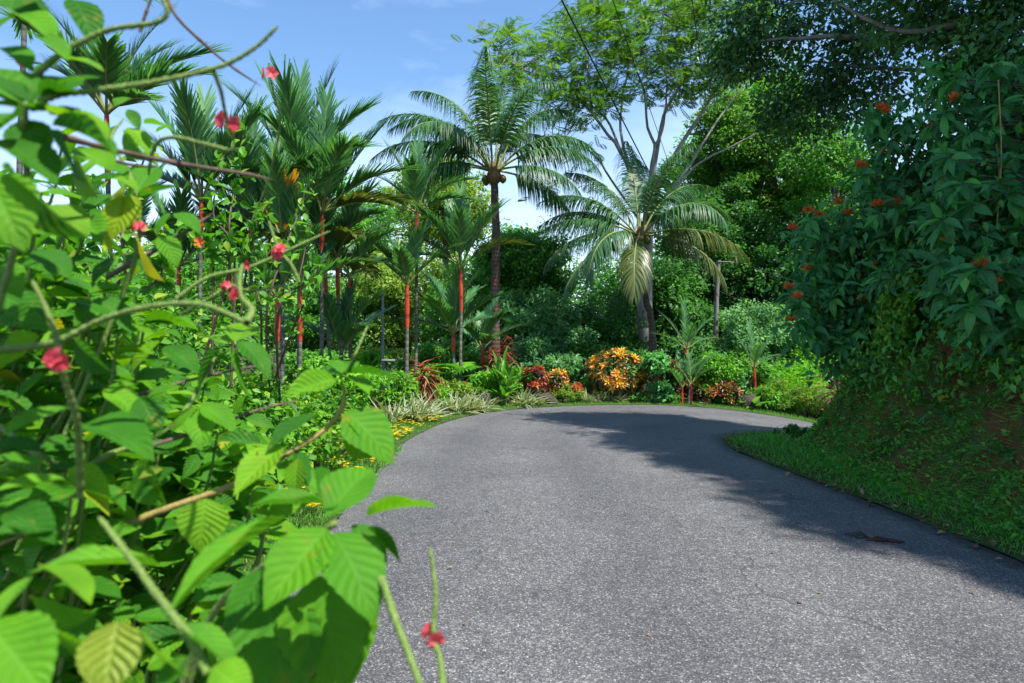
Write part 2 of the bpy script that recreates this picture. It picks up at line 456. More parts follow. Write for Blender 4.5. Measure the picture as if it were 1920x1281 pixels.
M['wood_pole'] = bark_mat('wood_pole', (0.13, 0.12, 0.11), (0.25, 0.23, 0.21), scale=10, stretch=(1, 1, 0.08))
M['yellow_paint'] = plain_mat('yellow_paint', (0.55, 0.30, 0.05), 0.6)
M['concrete'] = plain_mat('concrete', (0.16, 0.16, 0.155), 0.85, var=0.2)
M['wire'] = plain_mat('wire', (0.012, 0.012, 0.013), 0.6)
M['pale_metal'] = plain_mat('pale_metal', (0.5, 0.52, 0.54), 0.45, 0.5, 0.2, var=0.1)
M['dry_leaf'] = leaf_mat('dry_leaf', [(0.0, (0.08, 0.04, 0.02)), (0.5, (0.16, 0.09, 0.045)), (1.0, (0.28, 0.19, 0.10))], trans=0.1, rough=0.7)
M['dark_husk'] = plain_mat('dark_husk', (0.045, 0.018, 0.012), 0.7, var=0.4, scale=30)
M['nut'] = plain_mat('nut', (0.13, 0.12, 0.025), 0.5, var=0.3)


# ------------------------------------------------------------------ object helpers
def tag(o, label=None, cat=None, group=None, kind=None):
    if label: o['label'] = label
    if cat: o['category'] = cat
    if group: o['group'] = group
    if kind: o['kind'] = kind
    return o


def thing(name, loc, label, cat, group=None):
    o = bpy.data.objects.new(name, None)
    o.empty_display_size = 0.1
    COL.objects.link(o)
    o.location = [float(a) for a in loc]
    return tag(o, label, cat, group)


def norm(a):
    a = np.asarray(a, float)
    return a / np.maximum(np.linalg.norm(a, axis=-1, keepdims=True), 1e-9)


def make_mesh(name, V, F, mat, lv=None, smooth=False, extra=None):
    V = np.asarray(V, np.float32)
    F = np.asarray(F, np.int32)
    me = bpy.data.meshes.new(name)
    k = F.shape[1]
    me.vertices.add(len(V))
    me.vertices.foreach_set('co', V.ravel())
    me.loops.add(F.size)
    me.loops.foreach_set('vertex_index', F.ravel())
    me.polygons.add(len(F))
    me.polygons.foreach_set('loop_start', np.arange(0, F.size, k, dtype=np.int32))
    if smooth:
        me.polygons.foreach_set('use_smooth', np.ones(len(F), bool))
    if lv is not None:
        a = me.attributes.new('lv', 'FLOAT_VECTOR', 'POINT')
        a.data.foreach_set('vector', np.asarray(lv, np.float32).ravel())
    if extra:
        for kk, vv in extra.items():
            a = me.attributes.new(kk, 'FLOAT', 'POINT')
            a.data.foreach_set('value', np.asarray(vv, np.float32).ravel())
    me.update(calc_edges=True)
    me.materials.append(mat if not isinstance(mat, str) else M[mat])
    return me


def obj(name, me, parent=None, kind=None):
    o = bpy.data.objects.new(name, me)
    COL.objects.link(o)
    if parent is not None:
        o.parent = parent
    if kind:
        o['kind'] = kind
    return o


class Geo:
    """collects quads with the leaf attribute"""
    def __init__(s):
        s.V, s.F, s.L, s.n = [], [], [], 0

    def add(s, V, F, L=None):
        V = np.asarray(V, float).reshape(-1, 3)
        F = np.asarray(F, int)
        s.V.append(V)
        s.F.append(F + s.n)
        s.L.append(np.zeros((len(V), 3)) if L is None else np.asarray(L, float))
        s.n += len(V)
        return s

    def build(s, name, mat, parent=None, origin=(0, 0, 0), smooth=False, kind=None):
        V = np.concatenate(s.V) - np.asarray(origin, float)
        me = make_mesh(name, V, np.concatenate(s.F), mat, np.concatenate(s.L), smooth)
        return obj(name, me, parent, kind)


def frames(d, n):
    d = norm(d)
    n = np.asarray(n, float)
    n = n - (n * d).sum(-1, keepdims=True) * d
    n = norm(n)
    return np.cross(d, n), d, n


def scatter(tm, pos, d, n, s, r=None, wid=None):
    V, F, UV = tm
    pos = np.asarray(pos, float)
    N = len(pos)
    x, y, z = frames(d, n)
    s = np.broadcast_to(np.asarray(s, float), (N,))[:, None, None]
    w = 1.0 if wid is None else np.broadcast_to(np.asarray(wid, float), (N,))[:, None, None]
    W = pos[:, None, :] + s * (V[None, :, 0:1] * w * x[:, None, :] + V[None, :, 1:2] * y[:, None, :] + V[None, :, 2:3] * z[:, None, :])
    FF = F[None] + (np.arange(N) * len(V))[:, None, None]
    if r is None:
        r = rng.random(N)
    L = np.empty((N, len(V), 3))
    L[:, :, 0:2] = UV[None]
    L[:, :, 2] = np.asarray(r)[:, None]
    return W.reshape(-1, 3), FF.reshape(-1, F.shape[1]), L.reshape(-1, 3)


def leaf_tmpl(rows=5, cols=3, width=0.5, peak=0.4, fold=0.18, droop=0.15, serr=0.0, wave=0.0, stalk=0.06, power=1.0, cup=0.0):
    """leaf along +Y of length 1, midrib at x=0; fold lifts the margins, droop bends the tip down"""
    ts = np.linspace(0, 1, rows)
    us = np.linspace(-1, 1, cols)
    V, UV = [], []
    for i, t in enumerate(ts):
        if t <= peak:
            w = math.sin(0.5 * PI * (t / peak)) ** (0.75 * power) if t > 0 else 0.0
        else:
            w = math.cos(0.5 * PI * ((t - peak) / (1 - peak))) ** (0.95 * power)
        w = max(w * width * 0.5, 0.008)
        if serr and 0 < i < rows - 1:
            w *= 1 + (serr if i % 2 else -serr)
        for u in us:
            x = u * w
            y = t * (1 - 0.0) - (serr * 0.12 if serr and abs(u) == 1 and i % 2 else 0)
            z = abs(u) * fold * w * 2 - droop * t * t + wave * w * math.sin(t * 9 + (2.0 if u > 0 else 0)) * abs(u) - cup * (u * u) * w
            V.append((x, y, z))
            UV.append((u, t))
    F = []
    for i in range(rows - 1):
        for j in range(cols - 1):
            a = i * cols + j
            F.append((a, a + 1, a + cols + 1, a + cols))
    return np.array(V), np.array(F), np.array(UV)


RHOMB = (np.array([(0, 0, 0), (0.27, 0.45, 0.06), (0, 1, -0.08), (-0.27, 0.45, 0.06)]), np.array([(0, 1, 2, 3)]),
         np.array([(0, 0), (1, 0.45), (0, 1), (-1, 0.45)]))
LEAF_T = (np.array([(0, 0, 0), (0.26, 0.42, 0.07), (0, 1, -0.1), (0, 0.45, -0.01), (-0.26, 0.42, 0.07)]), np.array([(0, 1, 2, 3), (0, 3, 2, 4)]), np.array([(0, 0), (1, 0.42), (0, 1), (0, 0.45), (-1, 0.42)]))
LEAF_S = leaf_tmpl(4, 3, 0.55, 0.42, 0.2, 0.12)
LEAF_M = leaf_tmpl(6, 3, 0.55, 0.38, 0.2, 0.18)
LANCE = leaf_tmpl(4, 3, 0.20, 0.35, 0.25, 0.25)
BLADE = leaf_tmpl(3, 2, 0.09, 0.25, 0.0, 0.35)
LANCE_T = (LEAF_T[0] * [0.42, 1, 1.4], LEAF_T[1], LEAF_T[2])
STRAP = leaf_tmpl(6, 3, 0.075, 0.3, 0.3, 0.45)
PETAL = leaf_tmpl(4, 3, 0.75, 0.65, 0.2, 0.1)
HEROES = [leaf_tmpl(21, 7, w, pk, fo, dr, 0.035, wv, cup=cu) for w, pk, fo, dr, wv, cu in
          ((0.62, 0.40, 0.16, 0.12, 0.05, 0.0), (0.56, 0.42, 0.26, 0.20, 0.08, 0.1), (0.66, 0.38, 0.10, 0.26, 0.06, 0.0), (0.58, 0.36, 0.34, 0.08, 0.10, 0.1),
           (0.54, 0.44, 0.20, 0.42, 0.14, 0.0), (0.64, 0.36, 0.30, -0.12, 0.12, 0.2), (0.50, 0.40, 0.12, 0.30, 0.18, 0.0), (0.60, 0.45, 0.42, 0.22, 0.06, 0.1))]
for _k, _b in ((4, 0.10), (5, -0.08), (6, -0.14), (7, 0.07), (1, 0.05)):      # sideways sweep so that no two look alike
    HEROES[_k][0][:, 0] += _b * HEROES[_k][0][:, 1] ** 2


def rand_dirs(N):
    return norm(rng.normal(size=(N, 3)))


def tube(pts, rad, sides=6):
    pts = np.asarray(pts, float)
    n = len(pts)
    rad = np.broadcast_to(np.asarray(rad, float), (n,))
    T = np.gradient(pts, axis=0)
    T = norm(T)
    up = np.array([0, 0, 1.0]) if abs(T[0][2]) < 0.9 else np.array([1.0, 0, 0])
    a = norm(np.cross(T[0], up))
    A = [a]
    for i in range(1, n):
        a = A[-1] - T[i] * np.dot(A[-1], T[i])
        A.append(norm(a))
    A = np.array(A)
    B = np.cross(T, A)
    th = np.linspace(0, 2 * PI, sides, endpoint=False)
    ring = pts[:, None] + rad[:, None, None] * (np.cos(th)[None, :, None] * A[:, None] + np.sin(th)[None, :, None] * B[:, None])
    V = ring.reshape(-1, 3)
    F = []
    for i in range(n - 1):
        for j in range(sides):
            k = (j + 1) % sides
            F.append((i * sides + j, i * sides + k, (i + 1) * sides + k, (i + 1) * sides + j))
    L = np.zeros((len(V), 3))
    L[:, 1] = np.repeat(np.linspace(0, 1, n), sides)
    L[:, 2] = 0.5
    return V, F, L


def bez(pts, n=16):
    """Catmull-Rom through the points"""
    p = np.asarray(pts, float)
    if len(p) == 2:
        t = np.linspace(0, 1, n)[:, None]
        return p[0] * (1 - t) + p[1] * t
    q = np.vstack([2 * p[0] - p[1], p, 2 * p[-1] - p[-2]])
    out = []
    seg = len(p) - 1
    for t in np.linspace(0, seg, n):
        i = min(int(t), seg - 1)
        f = t - i
        a, b, c, d = q[i], q[i + 1], q[i + 2], q[i + 3]
        out.append(0.5 * ((2 * b) + (-a + c) * f + (2 * a - 5 * b + 4 * c - d) * f * f + (-a + 3 * b - 3 * c + d) * f ** 3))
    return np.array(out)


def tube_obj(name, pts, rad, mat, parent, origin=(0, 0, 0), sides=6, n=None, kind=None, jitter=0.0):
    pts = np.asarray(pts, float)
    if n:
        pts = bez(pts, n)
    if np.ndim(rad) and len(rad) != len(pts):
        rad = np.interp(np.linspace(0, 1, len(pts)), np.linspace(0, 1, len(rad)), rad)
    if jitter:
        pts = pts + rng.normal(0, jitter, pts.shape)
    return Geo().add(*tube(pts, rad, sides)).build(name, mat, parent, origin, smooth=True, kind=kind)


# ------------------------------------------------------------------ shared leaf objects
LEAFMESH = {}


def leaf_mesh(key, tm, mat):
    k = (key, mat)
    if k not in LEAFMESH:
        V, F, UV = tm
        L = np.zeros((len(V), 3))
        L[:, :2] = UV
        LEAFMESH[k] = make_mesh('leaf', V, F, mat, L, smooth=True)
    return LEAFMESH[k]


def place(name, me, pos, d, n, s, parent, wid=1.0):
    """a shared mesh set at pos (in the parent's space), its Y along d and Z towards n"""
    x, y, z = frames(np.asarray(d, float)[None], np.asarray(n, float)[None])
    x, y, z = x[0] * s * wid, y[0] * s, z[0] * s
    o = bpy.data.objects.new(name, me)
    COL.objects.link(o)
    o.parent = parent
    o.matrix_local = Matrix(((x[0], y[0], z[0], pos[0]), (x[1], y[1], z[1], pos[1]), (x[2], y[2], z[2], pos[2]), (0, 0, 0, 1)))
    return o


# ------------------------------------------------------------------ the setting
OUT_E = bez([(-1.15, -6), (-1.25, 0), (-1.42, 4), (-1.6, 8), (-1.65, 9.6), (-1.5, 11.3), (-1.1, 13.2), (-0.1, 15.0), (1.75, 16.0), (4.25, 16.15), (7.2, 16.0), (12, 15.8), (22, 15.4)], 150)
IN_E = bez([(3.7, -6), (3.62, 0), (3.52, 4.2), (3.42, 6), (3.24, 7.7), (3.12, 9.1), (3.2, 10.2), (3.7, 11.1), (4.6, 11.7), (5.8, 12.0), (8, 12.1), (12, 12.0), (22, 11.6)], 150)


def resample(p, n):
    s = np.concatenate([[0], np.cumsum(np.linalg.norm(np.diff(p, axis=0), axis=1))])
    t = np.linspace(0, s[-1], n)
    return np.stack([np.interp(t, s, p[:, 0]), np.interp(t, s, p[:, 1])], 1)


def build_ground():
    xs = np.concatenate([[-900, -300, -120, -60, -35], np.linspace(-22, 24, 93), [35, 60, 120, 300, 900]])
    ys = np.concatenate([[-900, -300, -100, -40, -20], np.linspace(-10, 40, 101), [60, 100, 200, 400, 1500]])
    X, Y = np.meshgrid(xs, ys)
    Z = gz(X) - 0.035 + 0.02 * np.sin(X * 1.7 + Y) * np.sin(Y * 1.3)
    Z = np.where(np.abs(Z) > 5, -1, Z) - 0.02
    V = np.stack([X, Y, Z], -1).reshape(-1, 3)
    nx, ny = len(xs), len(ys)
    i, j = np.meshgrid(np.arange(nx - 1), np.arange(ny - 1))
    a = (j * nx + i).ravel()
    F = np.stack([a, a + 1, a + nx + 1, a + nx], 1)
    tag(obj('ground', make_mesh('ground', V, F, 'earth', smooth=True)), kind='structure')


def strip(name, E0, E1, mat, z0, z1, n=26, edge=False, bump=0.0, camber=0.0):
    t = np.linspace(0, 1, n)
    P0, P1 = E0[:, None], E1[:, None]
    Q = P0 * (1 - t)[None, :, None] + P1 * t[None, :, None]
    Z = gz(Q[..., 0]) + z0 * (1 - t)[None] + z1 * t[None] + camber * 4 * (t * (1 - t))[None]
    if bump:
        Z = Z + bump * (np.sin(Q[..., 0] * 6.1) * np.sin(Q[..., 1] * 4.3) + 0.6 * np.sin(Q[..., 0] * 13 + Q[..., 1] * 9))
    V = np.concatenate([Q, Z[..., None]], -1).reshape(-1, 3)
    m = len(E0)
    i, j = np.meshgrid(np.arange(n - 1), np.arange(m - 1))
    a = (j * n + i).ravel()
    F = np.stack([a, a + 1, a + n + 1, a + n], 1)[:, ::-1]
    ex = None
    if edge:
        w = np.linalg.norm(P1 - P0, axis=-1)
        ex = {'edge': ((1 - t)[None] * w).ravel()}
    o = obj(name, make_mesh(name, V, F[:, ::-1], mat, smooth=True, extra=ex))
    return tag(o, kind='structure')


O1, I1 = resample(OUT_E, 150), resample(IN_E, 150)


def match_pairs():
    """pair outer and inner edges at alike parameters so that the road's cross lines do not cross"""
    return O1, I1


def wobble(E, amp, f):
    s = np.arange(len(E))
    T = norm(np.gradient(E, axis=0))
    N = np.stack([-T[:, 1], T[:, 0]], 1)
    d = amp * (np.sin(s * f) + 0.6 * np.sin(s * f * 2.7 + 1) + 0.4 * np.sin(s * f * 6.1))
    return E + N * d[:, None]


def build_road():
    # mid parameterisation: walk both edges together
    def ragged(E):
        E = resample(E, 620)
        T = norm(np.gradient(E, axis=0))
        N = np.stack([-T[:, 1], T[:, 0]], 1)
        j = np.convolve(rng.normal(0, 1, 620), [.2, .3, .3, .2], 'same') * 0.022 + np.convolve(rng.normal(0, 1, 620), np.ones(14) / 14, 'same') * 0.07
        return E + N * j[:, None]
    strip('road', ragged(OUT_E), ragged(IN_E), 'asphalt', 0.0, 0.0, n=44, edge=True, camber=0.03)


def offset(E, d):
    T = norm(np.gradient(E, axis=0))
    N = np.stack([-T[:, 1], T[:, 0]], 1)
    return E + N * d


VO = offset(O1, 0.75)       # far side of the outer verge
VI = offset(I1, -1.25)      # towards the bank


def build_verges():
    strip('grass_verge', offset(O1, -0.03), VO, 'turf', 0.008, 0.05, n=10, bump=0.006)
    strip('bank_verge', VI, offset(I1, 0.03), 'turf', 0.03, 0.008, n=10, bump=0.006)


# the cut bank: profile swept along its toe
TOE = bez([(4.15, -7), (4.0, 0), (3.86, 4), (3.78, 7), (3.82, 8.8), (4.1, 9.9), (4.85, 10.65), (6.2, 10.95), (8, 11.05), (12, 10.9), (22, 10.4)], 260)
TOE = resample(TOE, 260)
PROF = np.array([(-0.25, -0.12), (0.0, 0.0), (0.22, 0.15), (0.42, 0.42), (0.60, 0.80), (0.76, 1.2), (1.0, 1.7), (1.45, 2.3), (2.2, 3.0), (3.3, 3.7), (4.8, 4.4), (7.3, 5.2), (12, 6.2)])
PROFD = np.stack([np.interp(np.linspace(0, 12, 90), np.arange(13), PROF[:, 0]), np.interp(np.linspace(0, 12, 90), np.arange(13), PROF[:, 1])], 1)


def lump(x, y, z):
    return (0.09 * np.sin(2.1 * x + 1.3 * z) * np.sin(1.7 * y + 0.7 * z) + 0.06 * np.sin(4.3 * y + 3.1 * z + 1) + 0.035 * np.sin(9.1 * y - 7 * z) * np.sin(8 * z + 3 * y)
            + 0.02 * np.sin(19 * y + 13 * z) + 0.016 * np.sin(31 * y - 23 * z) * np.sin(17 * y + 29 * z) + 0.012 * np.sin(47 * z + 11 * y + 3 * np.sin(5 * y)) * np.sin(37 * y))


TN = norm(np.gradient(TOE, axis=0))
TN = np.stack([TN[:, 1], -TN[:, 0]], 1)     # pointing into the bank


def bank_point(i, k):
    """point of the bank surface at toe index i and profile index k (both may be fractional arrays)"""
    i = np.asarray(i, float)
    k = np.asarray(k, float)
    tx = np.interp(i, np.arange(260), TOE[:, 0])
    ty = np.interp(i, np.arange(260), TOE[:, 1])
    nx = np.interp(i, np.arange(260), TN[:, 0])
    ny = np.interp(i, np.arange(260), TN[:, 1])
    D = np.interp(k, np.arange(90), PROFD[:, 0])
    Z = np.interp(k, np.arange(90), PROFD[:, 1])
    # keep the sweep from folding over itself at the corner: the crest converges
    x = tx + nx * D
    y = ty + ny * D
    b = 1.25 * lump(x, y, Z) * np.clip(Z * 2, 0, 1)
    return np.stack([x + nx * b, y + ny * b, Z + gz(tx) + 0.3 * b], -1)


def build_bank():
    I, K = np.meshgrid(np.linspace(0, 259, 620), np.arange(90), indexing='ij')
    V = bank_point(I, K).reshape(-1, 3)
    i, j = np.meshgrid(np.arange(89), np.arange(619))
    a = (j * 90 + i).ravel()
    F = np.stack([a, a + 90, a + 91, a + 1], 1)
    tag(obj('earth_bank', make_mesh('earth_bank', V, F, 'red_earth', smooth=True)), kind='structure')


build_ground()
build_road()
build_verges()
build_bank()


# ------------------------------------------------------------------ grass
def blades(name, pos, up, hgt, mat, lean=0.5, label=None, cat=None, tm=BLADE, wid=None):
    N = len(pos)
    d = norm(up + rng.normal(0, lean, (N, 3)) * np.array([1, 1, 0.35]))
    n = rand_dirs(N)
    g = Geo().add(*scatter(tm, pos, d, n, hgt, wid=wid))
    o = g.build(name, mat, kind='stuff')
    return tag(o, label, cat)


def grass_left():
    N = 30000
    i = rng.random(N) ** 0.9 * 100 + 18
    t = rng.random(N)
    e = np.stack([np.interp(i, np.arange(150), VO[:, k]) * t + np.interp(i, np.arange(150), O1[:, k]) * (1 - t) for k in (0, 1)], 1)
    e += rng.normal(0, 0.04, e.shape)
    pos = np.concatenate([e, (gz(e[:, 0]) + 0.01 + 0.03 * t)[:, None]], 1)
    blades('verge_grass', pos, np.array([0, 0, 1.0]), rng.uniform(0.03, 0.085, N) * (0.7 + 0.6 * t), 'grass', 0.6,
           'short bright green grass along the outer road edge', 'grass', wid=1.3)
    N = 12000      # the ground under the hedge
    x, y = rng.uniform(-3.2, -1.5, N), rng.uniform(2.2, 9.5, N)
    pos = np.stack([x, y, 0 * x - 0.02], 1)
    blades('hedge_grass', pos, np.array([0, 0, 1.0]), rng.uniform(0.05, 0.14, N), 'grass', 0.6,
           'taller green grass under the roadside hedge', 'grass', wid=1.1)


def grass_right():
    N = 26000
    i = rng.uniform(38, 112, N)
    t = rng.random(N)
    e = np.stack([np.interp(i, np.arange(150), VI[:, k]) * t + np.interp(i, np.arange(150), I1[:, k]) * (1 - t) for k in (0, 1)], 1)
    e += rng.normal(0, 0.035, e.shape)
    pos = np.concatenate([e, (gz(e[:, 0]) + 0.005 + 0.02 * t)[:, None]], 1)
    blades('shaded_verge_grass', pos, np.array([0, 0, 1.0]), rng.uniform(0.03, 0.10, N) * (0.6 + 0.9 * t), 'shade_grass', 0.6,
           'low shaded grass between the road and the red earth bank', 'grass', wid=1.2)
    N = 72000
    ii = rng.uniform(60, 190, N)
    k = 7 + rng.random(N) ** 1.25 * 50
    p = bank_point(ii, k)
    f = np.sin(p[:, 1] * 3.1 + p[:, 2] * 1.7) + np.sin(p[:, 2] * 6.1 - p[:, 1] * 2.3 + 1) + np.sin(p[:, 1] * 7.9 + p[:, 2] * 5.3) + 0.8 * np.sin(p[:, 2] * 13 - p[:, 1] * 11)
    keep = (f > -1.0 + 0.25 * (p[:, 2] > 0.5)) | (rng.random(N) < 0.12) | (p[:, 2] < 0.26 + 0.08 * f)
    p = p[keep]
    nx = np.stack([-np.interp(ii, np.arange(260), TN[:, 0]), -np.interp(ii, np.arange(260), TN[:, 1]), 0 * ii], 1)[keep]
    up = norm(nx * 0.9 + np.array([0, 0, 0.45]))
    blades('bank_grass', p, up, rng.uniform(0.03, 0.115, len(p)), 'shade_grass', 0.9,
           'patchy green grass and weeds growing on the red earth bank', 'grass', wid=0.85)
    # broad-leaved weeds among the grass, in little rosettes
    N = 9000
    ii = rng.uniform(60, 190, N)
    p = bank_point(ii, 8 + rng.random(N) * 50)
    f = np.sin(p[:, 1] * 3.3 + p[:, 2] * 2.1 + 2) + np.sin(p[:, 1] * 1.7 - p[:, 2] * 5.3) + np.sin(9 * p[:, 1] + 8 * p[:, 2])
    p = p[(f > -0.7) | (rng.random(N) < 0.35)]
    p = np.repeat(p, 5, 0)
    nn = len(p)
    d = norm(rng.normal(size=(nn, 3)) * [1, 1, .7] + np.array([-.5, -.3, 0.1]))
    p = p + d * 0.015 + np.array([-0.035, -0.02, 0.02]) * rng.random((nn, 1)) * 2
    g = Geo().add(*scatter(LEAF_T, p, d, norm(rng.normal(0, .45, (nn, 3)) + np.array([-.5, -.4, .7])), rng.uniform(0.025, 0.07, nn)))
    tag(g.build('bank_weeds', 'vine_leaf', kind='stuff'), 'small broad-leaved weeds scattered over the earth bank', 'weeds')


grass_left()
grass_right()


# ------------------------------------------------------------------ leaf clouds, trees and bushes
def leaf_cloud(C, R, per, size, tm, flat=0.75, updir=0.8, droop=0.3, inner=0.35):
    """leaves through many clumps; C centres (n,3), R radii (n,); leaves of one clump share most of their tint"""
    n = len(C)
    per = int(per)
    v = rand_dirs(n * per)
    rr = inner + (1 - inner) * rng.random(n * per) ** 0.6
    c = np.repeat(C, per, 0)
    r = np.repeat(R, per)
    pos = c + v * (r * rr)[:, None] * np.array([1, 1, flat])
    nrm = norm(v * 0.6 + np.array([0.1, -0.25, updir * 0.8]) + rng.normal(0, 0.5, v.shape))
    d = norm(v * np.array([1, 1, 0.3]) + rng.normal(0, 0.6, v.shape) - np.array([0, 0, droop]))
    tint = np.clip(0.55 * np.repeat(rng.random(n), per) + 0.45 * rng.random(n * per), 0, 0.999)
    return scatter(tm, pos, d, nrm, rng.uniform(0.7, 1.3, n * per) * size, tint)


def clumps(c, R, n, rmin, rmax, low=-0.5, shell=0.5):
    v = rand_dirs(n)
    v[:, 2] = np.where(v[:, 2] < low, -v[:, 2], v[:, 2])
    f = shell + (1 - shell) * rng.random(n) ** 0.7
    return np.asarray(c) + v * f[:, None] * np.asarray(R), rng.uniform(rmin, rmax, n)


def tree(name, label, cat, base, c, R, mat, ncl=45, rcl=(0.5, 0.9), per=130, size=0.16, bark='bark', r0=0.16, limbs=6, group=None, tm=RHOMB,
         flat=0.75, low=-1.0, trunk_to=0.35, shell=0.3, updir=0.8, droop=0.3, bend=0.15):
    base, c, R = np.asarray(base, float), np.asarray(c, float), np.asarray(R, float)
    t = thing(name, base, label, cat, group)
    ncl = int(ncl * 1.7)
    C, RR = clumps(c, R, ncl, rcl[0] * 0.85, rcl[1] * 0.85, low=low, shell=shell)
    fork = c + np.array([0, 0, R[2] * (trunk_to - 1)])
    if fork[2] < base[2] + 0.3:
        fork[2] = base[2] + 0.3
    m = (base + fork) / 2 + rng.normal(0, bend, 3) * np.array([1, 1, 0])
    tube_obj('trunk', [base - [0, 0, 0.15], m, fork, c + [0, 0, R[2] * 0.3]], [r0 * 1.25, r0, r0 * 0.7, r0 * 0.3], bark, t, base, 8, 12, jitter=0.01)
    for q in rng.choice(ncl, min(limbs, ncl), replace=False):
        e = C[q]
        mid = fork * 0.45 + e * 0.55 + rng.normal(0, 0.15, 3)
        tube_obj('limb', [fork - [0, 0, 0.1], mid, e], [r0 * 0.55, r0 * 0.3, r0 * 0.08], bark, t, base, 5, 8, jitter=0.012)
    g = Geo().add(*leaf_cloud(C, RR, per, size, tm, flat, updir, droop))
    g.build('crown', mat, t, base, kind='stuff')
    return t


def tree_px(name, label, px, py0, py1, hw, d, mat, group=None, depth=None, cat='tree', **kw):
    """tree whose crown covers photo rows py0..py1 and columns px-hw..px+hw when it stands d metres away"""
    a, b = P(px, py0, d), P(px, py1, d)
    w = hw / F_PX * d
    c = (a + b) / 2
    R = (w, depth or w * 0.8, (a[2] - b[2]) / 2)
    base = (c[0], d, gz(c[0]) - 0.05)
    return tree(name, label, cat, base, c, R, mat, group=group, **kw)


def bush(name, label, base, R, mat, n, size, tm=LEAF_T, cat='shrub', group=None, stems=6, ncl=22, rcl=0.35, up=0.0, updir=0.7, droop=0.25, leaves=0, stem_mat='twig', flat=0.8):
    """leafy shrub: stems from the ground, foliage mass, and its outermost leaves as single leaf objects"""
    base, R = np.asarray(base, float), np.asarray(R, float)
    t = thing(name, base, label, cat, group)
    c = np.array([0, 0, R[2] + up])
    m = min(R)
    C, RR = clumps(c, R * (1 - rcl * 0.6), ncl, m * rcl * 0.75, m * rcl * 1.25, low=-0.75, shell=0.35)
    for q in range(min(stems, ncl)):
        e = C[q]
        b0 = np.array([rng.normal(0, 0.12) * R[0], rng.normal(0, 0.12) * R[1], -0.05])
        rr = 0.012 + 0.012 * m
        tube_obj('stem', [b0, b0 * 0.4 + e * 0.6 + rng.normal(0, 0.06, 3) * m, e], [rr, rr * 0.7, rr * 0.25], stem_mat, t, sides=5, n=8)
    g = Geo().add(*leaf_cloud(C, RR, n / ncl, size, tm, flat, updir, droop))
    g.build('foliage', mat, t, kind='stuff')
    for q in range(leaves):
        v = norm(rng.normal(size=3) + np.array([0.5, -0.9, 0.45]))
        p = c + v * R * rng.uniform(0.92, 1.06)
        place('leaf', leaf_mesh('m', LEAF_M, mat), p, norm(v * [1, 1, .3] + rng.normal(0, .5, 3) - [0, 0, .25]), norm(v * .5 + [0, 0, .8] + rng.normal(0, .35, 3)), size * rng.uniform(1.0, 1.6), t)
    return t


# ---- far and middle trees
TR = 'trees behind the garden'
tree_px('evergreen_tree', 'rounded mid-green tree right beside the tall coconut trunk', 985, 415, 600, 88, 24, 'tree_mid', TR, ncl=60, per=170, size=0.15, rcl=(0.35, 0.6))
tree_px('evergreen_tree', 'blue-green leafy tree low behind the orange and red crotons', 1000, 545, 740, 105, 21.5, 'tree_blue', TR, ncl=70, per=170, size=0.13, rcl=(0.3, 0.55))
tree_px('evergreen_tree', 'yellowish-green tree rising behind the tall coconut palm crown', 835, 285, 480, 100, 33, 'tree_yellow', TR, ncl=70, per=160, size=0.17, rcl=(0.5, 0.9))
tree_px('evergreen_tree', 'distant rounded tree behind the sealing wax palm clump', 668, 335, 520, 80, 36, 'tree_mid', TR, ncl=55, per=150, size=0.18, rcl=(0.5, 0.9))
tree_px('evergreen_tree', 'pale green tree behind the slender red-shafted palms', 745, 470, 680, 120, 27, 'tree_yellow', TR, ncl=75, per=160, size=0.15, rcl=(0.4, 0.7))
tree_px('evergreen_tree', 'dense green tree behind the low fan-leaved palm', 880, 500, 710, 90, 25, 'tree_mid', TR, ncl=60, per=160, size=0.14, rcl=(0.4, 0.65))
tree_px('evergreen_tree', 'dim green tree behind the crowded palm stems on the left', 610, 520, 700, 90, 26, 'tree_mid', TR, ncl=60, per=150, size=0.15, rcl=(0.4, 0.65))
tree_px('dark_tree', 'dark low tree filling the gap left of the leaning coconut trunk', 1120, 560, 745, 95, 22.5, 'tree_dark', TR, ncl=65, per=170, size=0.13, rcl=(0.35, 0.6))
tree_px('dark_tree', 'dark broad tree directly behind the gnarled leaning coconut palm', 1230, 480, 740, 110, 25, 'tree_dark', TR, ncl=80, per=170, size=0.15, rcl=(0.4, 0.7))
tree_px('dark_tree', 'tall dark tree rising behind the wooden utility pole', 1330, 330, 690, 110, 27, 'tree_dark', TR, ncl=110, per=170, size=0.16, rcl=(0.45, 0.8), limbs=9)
tree_px('forest_tree', 'sunlit tree with rounded clumps behind the feathery tree limbs', 1365, 170, 390, 70, 29, 'tree_bright', TR, ncl=42, per=170, size=0.16, rcl=(0.45, 0.75), limbs=9, shell=0.4)
tree_px('forest_tree', 'high forest tree with bright leaf clusters under the dark canopy', 1470, 190, 440, 105, 28, 'tree_bright', TR, ncl=62, per=170, size=0.16, rcl=(0.45, 0.8), limbs=10, shell=0.35)
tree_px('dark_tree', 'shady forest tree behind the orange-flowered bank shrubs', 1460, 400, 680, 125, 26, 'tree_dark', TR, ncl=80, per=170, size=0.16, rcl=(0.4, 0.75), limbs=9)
tree_px('forest_tree', 'leafy yellow-green tree half hidden behind the bank shrub crowns', 1570, 220, 480, 95, 25, 'tree_mid', TR, ncl=60, per=170, size=0.14, rcl=(0.4, 0.7), limbs=9)
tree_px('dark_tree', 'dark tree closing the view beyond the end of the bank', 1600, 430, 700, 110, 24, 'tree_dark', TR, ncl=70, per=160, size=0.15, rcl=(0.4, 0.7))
tree_px('forest_tree', 'mid-green tree directly behind the grey limbs of the feathery tree, right side', 1330, 240, 480, 85, 31, 'tree_mid', TR, ncl=60, per=150, size=0.18, rcl=(0.5, 0.9), limbs=7)
